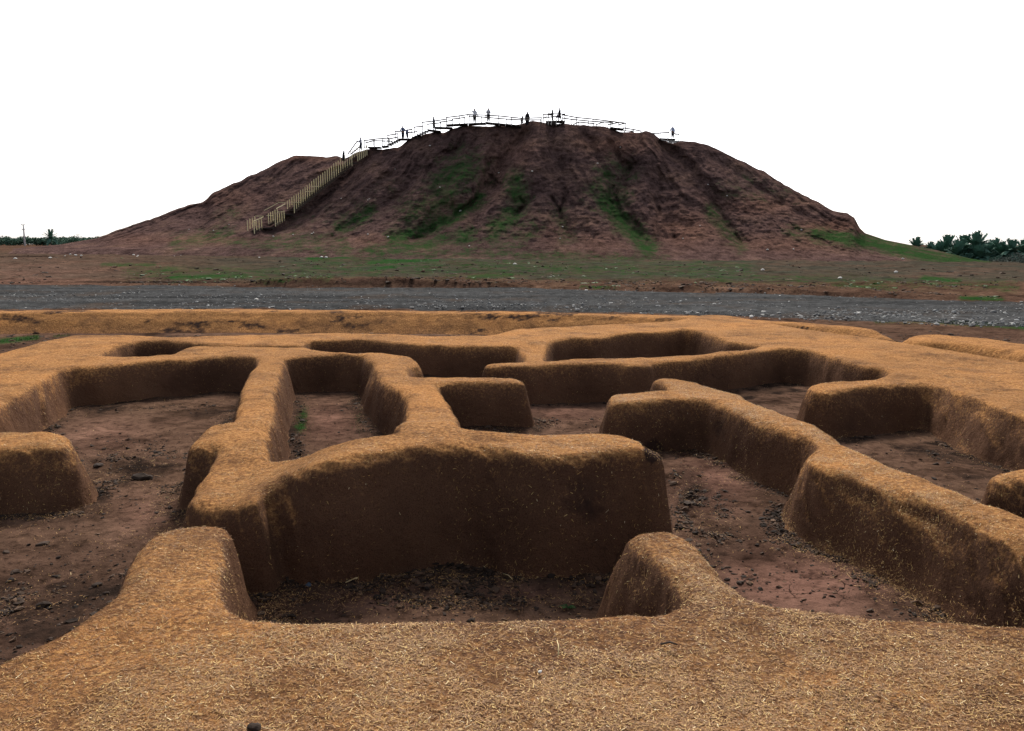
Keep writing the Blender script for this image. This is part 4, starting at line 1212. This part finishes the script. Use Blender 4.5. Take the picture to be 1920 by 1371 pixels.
railing(plat, [([(1223, 250.5), (1235, 250), (1238, 249.5), (1254, 248.5)], -1.2, 0), ([(1262, 250.5), (1268, 251.5), (1273, 252)], -1.2, 0)])

# ------------------------------------------------------------------ people on the mound
PM = {}
def cloth(col):
    if col not in PM: PM[col] = flat_mat("cloth_%d" % len(PM), col, 0.9, 0.12)
    return PM[col]
M_skin = flat_mat("skin", (0.20, 0.115, 0.08), 0.7, 0.1)
M_hair = flat_mat("dark_hair", (0.012, 0.010, 0.010), 0.7)
M_shoe = flat_mat("dark_shoe", (0.02, 0.018, 0.018), 0.6)
BLACK = (0.012, 0.012, 0.014); NAVY = (0.018, 0.022, 0.040); WHITE = (0.62, 0.63, 0.66); PALE = (0.42, 0.44, 0.52); BLUE = (0.05, 0.08, 0.17)

def person(px_, foot_y, hpx, D_, label, top, legs, yaw=0, lh=None, rh=None, le=None, re=None, stride=0.06, lean=0.0, hair='short', skirt=False, cloak=False, scarf=None):
    """standing figure; lh / rh = hand positions, le / re = elbows, as fractions of height in the figure's own frame (x across, y forward, z up)"""
    D = stair_pt(px_)[1] + .5 if px_ < 680 else cd_(px_) + (-0.55 if D_ < 103 or D_ > 104 else 0.5 if px_ > 900 else -0.55)
    F0 = rpt(px_, foot_y, D); T = rpt(px_, foot_y - hpx, D)
    H = float(T[2] - F0[2])
    lh = lh or (-.155, .04, .46); rh = rh or (.155, .04, .46)
    le = le or (-.150, -.01, .62); re = re or (.150, -.01, .62)
    J = dict(pel=(0, 0, .52), spn=(0, lean * .3, .63), cst=(0, lean * .7, .75), nck=(0, lean, .845), hd0=(0, lean + .01, .885), hd1=(0, lean + .012, .955),
             ls=(-.105, lean * .9, .80), le=le, lh=lh, lf=tuple(np.array(lh) + (np.array(lh) - np.array(le)) * .28), rs=(.105, lean * .9, .80), re=re, rh=rh, rf=tuple(np.array(rh) + (np.array(rh) - np.array(re)) * .28),
             lp=(-.052, 0, .49), lk=(-.058, stride * .6 + .015, .27), la=(-.06, stride, .045), lt=(-.065, stride + .085, .018), rp=(.052, 0, .49), rk=(.058, -stride * .4 + .02, .27), ra=(.06, -stride, .045), rt=(.065, -stride + .085, .018))
    E = [('pel', 'spn'), ('spn', 'cst'), ('cst', 'nck'), ('nck', 'hd0'), ('hd0', 'hd1'), ('cst', 'ls'), ('ls', 'le'), ('le', 'lh'), ('lh', 'lf'), ('cst', 'rs'), ('rs', 're'), ('re', 'rh'), ('rh', 'rf'),
         ('pel', 'lp'), ('lp', 'lk'), ('lk', 'la'), ('la', 'lt'), ('pel', 'rp'), ('rp', 'rk'), ('rk', 'ra'), ('ra', 'rt')]
    Rr = dict(pel=.085, spn=.078, cst=.092, nck=.033, hd0=.048, hd1=.052, ls=.045, le=.030, lh=.022, lf=.016, rs=.045, re=.030, rh=.022, rf=.016, lp=.066, lk=.043, la=.027, lt=.022, rp=.066, rk=.043, ra=.027, rt=.022)
    names = list(J)
    idx = {k: i for i, k in enumerate(names)}
    me = bpy.data.meshes.new("person")
    me.from_pydata([tuple(np.array(J[k]) * H) for k in names], [(idx[a], idx[b]) for a, b in E], [])
    ob = bpy.data.objects.new("tmp_person", me); C.objects.link(ob)
    ob.modifiers.new("skin", 'SKIN')
    sv = me.skin_vertices[0].data
    for k in names:
        r = Rr[k] * H * (1.6 if k[0] in 'lr' else 1.36)
        sv[idx[k]].radius = (r, r * (.72 if k in ('spn', 'cst', 'pel') else 1.0))
        sv[idx[k]].use_root = (k == 'pel')
    sb = ob.modifiers.new("sub", 'SUBSURF'); sb.levels = 1; sb.render_levels = 1
    dg = bpy.context.evaluated_depsgraph_get()
    ev = ob.evaluated_get(dg)
    nm = bpy.data.meshes.new_from_object(ev, depsgraph=dg)
    bpy.data.objects.remove(ob)
    nm.name = "person"
    nm.materials.clear()
    for m_ in (cloth(top), cloth(legs), M_skin, M_shoe, M_hair): nm.materials.append(m_)
    bones = [(np.array(J[a]) * H, np.array(J[b]) * H, a, b) for a, b in E]
    for pl in nm.polygons:
        c = np.array(pl.center)
        best, bd = None, 1e9
        for a, b, na, nb in bones:
            d = b - a; t_ = np.clip(np.dot(c - a, d) / np.dot(d, d), 0, 1)
            q = np.linalg.norm(c - a - t_ * d)
            if q < bd: bd, best = q, nb
        z = c[2] / H
        pl.material_index = 2 if best in ('hd0', 'hd1', 'lf', 'rf') else 3 if best in ('lt', 'rt') else 1 if best in ('lk', 'la', 'rk', 'ra', 'lp', 'rp') or z < .50 else 0
        pl.use_smooth = True
    o = add("person", nm, None, None, label, "person", None, tuple(F0))
    o.rotation_euler[2] = math.radians(yaw)
    # hair or scarf: a cap over the top and back of the head
    def lathe(name, rings, mat, cut=None):
        V, Fc = [], []
        S_ = 14
        for (z, rx, ry, yo) in rings:
            for k in range(S_):
                an = 2 * math.pi * k / S_
                V.append((rx * math.cos(an) * H, (yo + ry * math.sin(an)) * H, z * H))
        for i in range(len(rings) - 1):
            for k in range(S_):
                if cut and cut(i, k, S_): continue
                a, b = i * S_ + k, i * S_ + (k + 1) % S_
                Fc.append((a, b, b + S_, a + S_))
        Fc.append(tuple(range((len(rings) - 1) * S_, len(rings) * S_)))
        m_ = bpy.data.meshes.new(name); m_.from_pydata(V, [], Fc); m_.materials.append(mat)
        m_.polygons.foreach_set("use_smooth", [True] * len(m_.polygons))
        return add(name, m_, o)
    y0 = lean + .012
    facecut = lambda i, k, n: i < 3 and 2 <= k <= 4
    if cloak:
        lathe("cloak", [(.03, .155, .135, 0), (.25, .150, .125, 0), (.5, .150, .115, .01), (.70, .150, .105, lean * .6), (.80, .125, .095, lean * .9), (.86, .072, .075, lean), (.93, .062, .070, y0), (.985, .050, .055, y0), (1.01, .02, .02, y0)], cloth(top))
    elif scarf:
        lathe("headscarf", [(.80, .10, .085, lean), (.86, .066, .066, y0 - .005), (.92, .060, .064, y0 - .006), (.975, .052, .056, y0 - .006), (1.005, .02, .02, y0)], cloth(scarf), facecut)
    else:
        lathe("hair", [(.885, .054, .052, y0 - .018), (.93, .060, .060, y0 - .012), (.97, .055, .056, y0 - .006), (1.0, .025, .025, y0)], M_hair, lambda i, k, n: i < 1 and 1 <= k <= 5)
    if skirt:
        lathe("coat_skirt", [(.30, .115, .10, 0), (.42, .105, .09, 0), (.55, .09, .075, 0)], cloth(legs if skirt == 'legs' else top))
    return o

person(644, 302, 20, 100.6, "person in a black cloak climbing the upper end of the timber staircase", BLACK, BLACK, -60, cloak=True, lean=.06)
person(677, 281.5, 24, 102.2, "person in a pale shirt at the stair head holding the left rail", PALE, NAVY, 90, lh=(-.13, .22, .62), le=(-.15, .10, .66), rh=(.12, .25, .62), re=(.15, .1, .66))
person(755.5, 259.5, 23, 103.2, "adult in a blue shirt, elbows out, beside a child on the left steps", BLUE, NAVY, 190, lh=(-.10, .10, .56), le=(-.21, -.03, .64), rh=(.10, .10, .56), re=(.21, -.03, .64), stride=.02)
person(763.5, 259, 17, 102.9, "child in blue beside the adult on the left steps of the walkway", (0.07, .10, .20), NAVY, 160, skirt=True)
person(813.5, 243.5, 24.5, 102.7, "woman in a long dark coat on the left walkway holding something at her chest", NAVY, BLACK, -75, lh=(-.05, .15, .70), le=(-.15, .03, .62), rh=(.06, .16, .70), re=(.15, .03, .62), scarf=BLACK, skirt=True, stride=.09)
person(890, 230, 26, 102.4, "man in a white shirt raising one hand on the walkway at the top", WHITE, BLACK, 180, rh=(.20, .02, .90), re=(.19, .0, .76), lh=(-.23, .03, .50), le=(-.17, .0, .63))
person(915.8, 228.5, 25.5, 102.4, "man in a white shirt with folded arms, right of the man raising his hand", (0.5, .52, .56), BLACK, 180, lh=(.06, .13, .68), le=(-.16, .07, .64), rh=(-.06, .15, .67), re=(.16, .07, .64), stride=.01)
person(979, 234, 17.5, 102.2, "small child with a headscarf and dark skirt walking by the hump at the top", (0.05, .045, .05), BLACK, -70, scarf=(.20, .13, .12), skirt='legs', stride=.13, lean=.05)
person(988.7, 235, 25, 103.2, "person in a long black cloak behind the earth hump at the top", BLACK, BLACK, 170, cloak=True)
person(1035.7, 226, 21, 102.2, "woman in dark clothes on the boxed deck, left of the striding man", (0.03, .025, .025), BLACK, -80, scarf=BLACK, skirt=True, lh=(-.08, .16, .58), le=(-.15, .04, .62))
person(1049.3, 226.5, 24, 102.0, "man in a dark suit striding right along the deck with a bag", BLACK, BLACK, -80, stride=.14, lh=(-.13, -.10, .50), le=(-.15, -.06, .64))
person(1261, 259.5, 23, 105.4, "lone man in a pale blue shirt with hand on hip on the right platform", (0.34, .40, .55), NAVY, 180, rh=(.10, .06, .56), re=(.22, -.03, .66), lh=(-.14, .02, .47), stride=.02)
p = rpt(1045.6, 218.5, cd_(1046) - .75)
bag = add("bag", None, None, None, "dark purple bag carried by the striding man in a dark suit", "bag", None, tuple(p))
bm = bmesh.new(); bmesh.ops.create_cube(bm, size=1.0)
bmesh.ops.scale(bm, vec=(.30, .16, .36), verts=bm.verts); bmesh.ops.bevel(bm, geom=bm.edges[:], offset=.04, segments=2, affect='EDGES')
me = bpy.data.meshes.new("bag_body"); bm.to_mesh(me); bm.free(); me.materials.append(cloth((.045, .028, .045))); add("bag_body", me, bag)
add("strap", tube_mesh("strap", [(-.1, 0, .17), (-.07, 0, .27), (.07, 0, .27), (.1, 0, .17)], [.014] * 4, 6, M_hair), bag)

# ------------------------------------------------------------------ palms and trees
def frond_mesh(L, droop, seed, width=.62):
    r = random.Random(seed)
    V, Fc, tone = [], [], []
    def pt(s): return np.array([L * s * (1 - .18 * droop * s), 0, L * (.25 * s - droop * .55 * s * s)])
    n = 9
    for i in range(n):
        a, b = pt(i / n), pt((i + 1) / n)
        w0, w1 = .035 * (1 - i / n) + .006, .035 * (1 - (i + 1) / n) + .006
        k = len(V)
        V += [a + [0, w0, 0], a - [0, w0, 0], b - [0, w1, 0], b + [0, w1, 0]]; tone += [.8] * 4
        Fc.append((k, k + 1, k + 2, k + 3))
    m = 30
    for i in range(m):
        s = .12 + .88 * i / m
        a = pt(s); d = pt(min(s + .05, 1.02)) - a; d /= np.linalg.norm(d)
        ll = width * math.sin(min(1, .25 + s) * math.pi * .72) * r.uniform(.8, 1.15) * L / 2.6
        for sgn in (-1, 1):
            e = a + d * ll * .62 + np.array([0, sgn * ll * .72, ll * r.uniform(.05, .28)])
            k = len(V)
            wd = d * .05
            V += [a - wd, a + wd, e]; tone += [r.uniform(.1, .7), r.uniform(.1, .7), r.uniform(.4, 1)]
            Fc.append((k, k + 1, k + 2))
    me = bpy.data.meshes.new("frond"); me.from_pydata([tuple(v) for v in V], [], Fc); me.materials.append(M_palm); attr(me, "tone", np.array(tone))
    return me
FR = [frond_mesh(1.0, dr, sd_) for sd_, dr in enumerate((.1, .45, .8, 1.15))]

def palm(px_, crown_y, D, size, label, group=None, n=64, base_z=None):
    top = rpt(px_, crown_y, D)
    bz = base_z if base_z is not None else float(zground(np.array([top[0]]), np.array([D]))[0])
    root = add("palm_tree", None, None, None, label, "palm tree", group, (top[0], top[1], bz))
    h = max(top[2] - bz, .6)
    m_ = tube_mesh("trunk", [(0, 0, -.2), (.05, 0, h * .5), (0, 0, h)], [.22, .17, .15], 10, M_trunk)
    add("trunk", m_, root)
    for k in range(n):
        an = k * 2.399 + random.random() * .3
        e = (k + .5) / n
        pitch = math.radians(70 - 100 * e + random.uniform(-10, 10))
        f = add("frond", FR[min(3, int(e * 4))], root, loc=(0, 0, h))
        f.rotation_euler = (random.uniform(-.3, .3), -pitch, an)
        s_ = size * random.uniform(.85, 1.12)
        f.scale = (s_, s_, s_)
for args in [(1717, 463, 120, 1.15, "palm with the small fan crown farthest left behind the right toe of the mound"), (1744, 467, 124, 1.0, "low palm second from the left, half hidden by the mound toe"), (1776, 466, 118, 1.55, "wide palm left of the tallest palm crown"),
             (1806, 463, 126, 1.6, "palm close against the left side of the tallest palm crown"), (1829, 464, 112, 1.7, "tallest palm with the broad spreading crown in the right grove"), (1850, 478, 116, 1.5, "low palm at the right foot of the tallest palm"), (1866, 471, 120, 1.5, "palm just right of the tallest palm, with a rounded lower crown"),
             (1896, 470, 112, 1.35, "palm above the grey bush near the right edge"), (1918, 473, 118, 1.5, "palm cut by the right edge above the grey bush"), (1952, 470, 116, 1.6, "palm just beyond the right edge of the grove"), (1760, 474, 116, 1.3, "low dark palm between the left palms and the wide palm"), (1795, 477, 112, 1.5, "low palm in front of the wide palm at the mound toe"),
             (1836, 482, 110, 1.4, "lowest palm directly in front of the tallest palm"), (1880, 478, 114, 1.4, "low palm between the rounded palm and the grey bush")]:
    palm(args[0], args[1] + 3, args[2], args[3] * 1.3, args[4], group="palms behind the right toe of the mound", base_z=-2.2)
palm(95, 448, 300, 3.2, "lone palm rising above the tree line left of the mound", None, 30)

def leaf_cloud(name, n, rx, ry, rz, size, mat, seed, lumps=7):
    r = np.random.default_rng(seed)
    cen = r.normal(size=(lumps, 3)) * np.array([rx, ry, rz * .6]) * .5
    idx = r.integers(0, lumps, n)
    d = r.normal(size=(n, 3)); d /= np.linalg.norm(d, axis=1)[:, None]
    P = cen[idx] + d * (r.random(n) ** .4)[:, None] * np.array([rx, ry, rz]) * .52
    P[:, 2] = np.maximum(P[:, 2], -rz * .95)
    A = r.normal(size=(n, 3)); A /= np.linalg.norm(A, axis=1)[:, None]
    B = np.cross(A, r.normal(size=(n, 3))); B /= np.linalg.norm(B, axis=1)[:, None]
    s_ = size * r.uniform(.6, 1.3, n)[:, None]
    V = np.stack([P - A * s_, P + B * s_ * .5, P + A * s_, P - B * s_ * .5], 1).reshape(-1, 3)
    me = mesh_from(name, V, np.arange(4 * n).reshape(n, 4), mat, False)
    attr(me, "tone", np.repeat(r.random(n), 4))
    return me
CROWNS = [leaf_cloud("crown", 900, 1, 1, .75, .10, M_leaf, q) for q in range(3)]
x_ = -60
k = 0
names_ = ["dark green orchard tree in the distant tree line left of the mound"]
while x_ < 190:
    D = random.uniform(330, 390)
    wpx = random.uniform(22, 36)
    rad = wpx / 2 / F * D * 1.15
    topy = 443.0 + random.uniform(-1.5, 2)
    hh = (463 - topy) / F * D * 1.05
    p = rpt(x_, 463, D)
    bz = float(zground(np.array([p[0]]), np.array([D]))[0])
    where = "left of the taller utility pole" if x_ < 40 else "between the taller pole and lone palm" if x_ < 92 else "between the lone palm and smaller pole" if x_ < 142 else "right of the smaller pole"
    t_ = add("orchard_tree", None, None, None, "dark green tree in the far tree line " + where, "tree", "distant trees left of the mound", (p[0], p[1], bz))
    ztop_ = EYE[2] + (HORIZON - topy) / F * D
    hz = ztop_ - bz
    add("trunk", tube_mesh("trunk", [(0, 0, -.3), (0, 0, hz * .55)], [.22, .15], 7, M_trunk), t_)
    c = add("crown", CROWNS[k % 3], t_, loc=(0, 0, hz * .45)); c.scale = (rad * 1.25, rad * 1.25, hz * .85); c.rotation_euler[2] = random.random() * 6
    x_ += wpx * .45; k += 1
GB = [leaf_cloud("foliage", 1500, 1, 1, .7, .055, M_greyleaf, 40 + q) for q in range(2)]
for i, (a_, b_, D, r, lb) in enumerate([(1900, 488, 97, 1.7, "grey-green bush under the palms at the right edge"), (1868, 491, 99, .9, "smaller grey-green bush left of the other bush under the palms"), (1935, 489, 98, 1.5, "grey-green bush running off the right edge")]):
    p = rpt(a_, b_, D)
    t_ = add("bush", None, None, None, lb, "bush", None, (p[0], p[1], p[2] - .9))
    add("stem", tube_mesh("stem", [(0, 0, -.4), (.05, 0, .9)], [.06, .04], 6, M_trunk), t_)
    c = add("foliage", GB[i % 2], t_, loc=(0, 0, .8)); c.scale = (r * 1.2, r, r * .95)
UG = [leaf_cloud("foliage", 1200, 1, 1, .7, .09, M_palm, 60 + q) for q in range(2)]
for i, (a_, b_, D, r) in enumerate([(1770, 487, 124, 2.4), (1815, 489, 122, 2.6), (1850, 491, 122, 2.4), (1885, 490, 124, 2.4), (1925, 490, 124, 2.6), (1735, 477, 128, 2.0), (1795, 488, 114, 1.7), (1835, 492, 112, 1.9), (1868, 492, 114, 1.8), (1905, 486, 120, 2.2), (1780, 482, 126, 2.0), (1965, 490, 122, 2.8), (2010, 486, 120, 3.2)]):
    p = rpt(a_, b_, D)
    t_ = add("shrub", None, None, None, "dark green shrub filling the gap between the palm trunks", "shrub", "shrubs under the palms", (p[0], p[1], p[2] - 1.4))
    add("stem", tube_mesh("stem", [(0, 0, -.5), (.05, 0, 1.2)], [.08, .05], 6, M_trunk), t_)
    c = add("foliage", UG[i % 2], t_, loc=(0, 0, 1.2)); c.scale = (r, r, r * .9)

# ------------------------------------------------------------------ power poles
def pole(px_, top_y, D, label, wpx):
    top = rpt(px_, top_y, D)
    bz = float(zground(np.array([top[0]]), np.array([D]))[0])
    H = top[2] - bz
    t_ = add("utility_pole", None, None, None, label, "utility pole", None, (top[0], top[1], bz))
    r = wpx / 2 / F * D
    add("shaft", tube_mesh("shaft", [(0, 0, -.5), (0, 0, H * .5), (0, 0, H)], [r * 1.25, r, r * .75], 10, M_concrete), t_)
    aw = 3.2 / F * D
    for z, w_ in ((H * .985, aw), (H * .76, aw * .8)):
        box_between("crossarm", (-w_, -r, z), (w_, -r, z), .18, .18, M_concrete, t_)
        for sx in (-.9, .9):
            add("insulator", tube_mesh("insulator", [(w_ * sx, -r, z + .09), (w_ * sx, -r, z + .34)], [.07, .05], 6, M_coupler), t_)
    return np.array([top[0], top[1], bz]), H
pa, ha = pole(43.5, 421, 260, "taller grey utility pole with crossarms left of the lone palm", 2.6)
pb, hb = pole(146, 440, 420, "smaller distant utility pole right of the lone palm", 1.4)
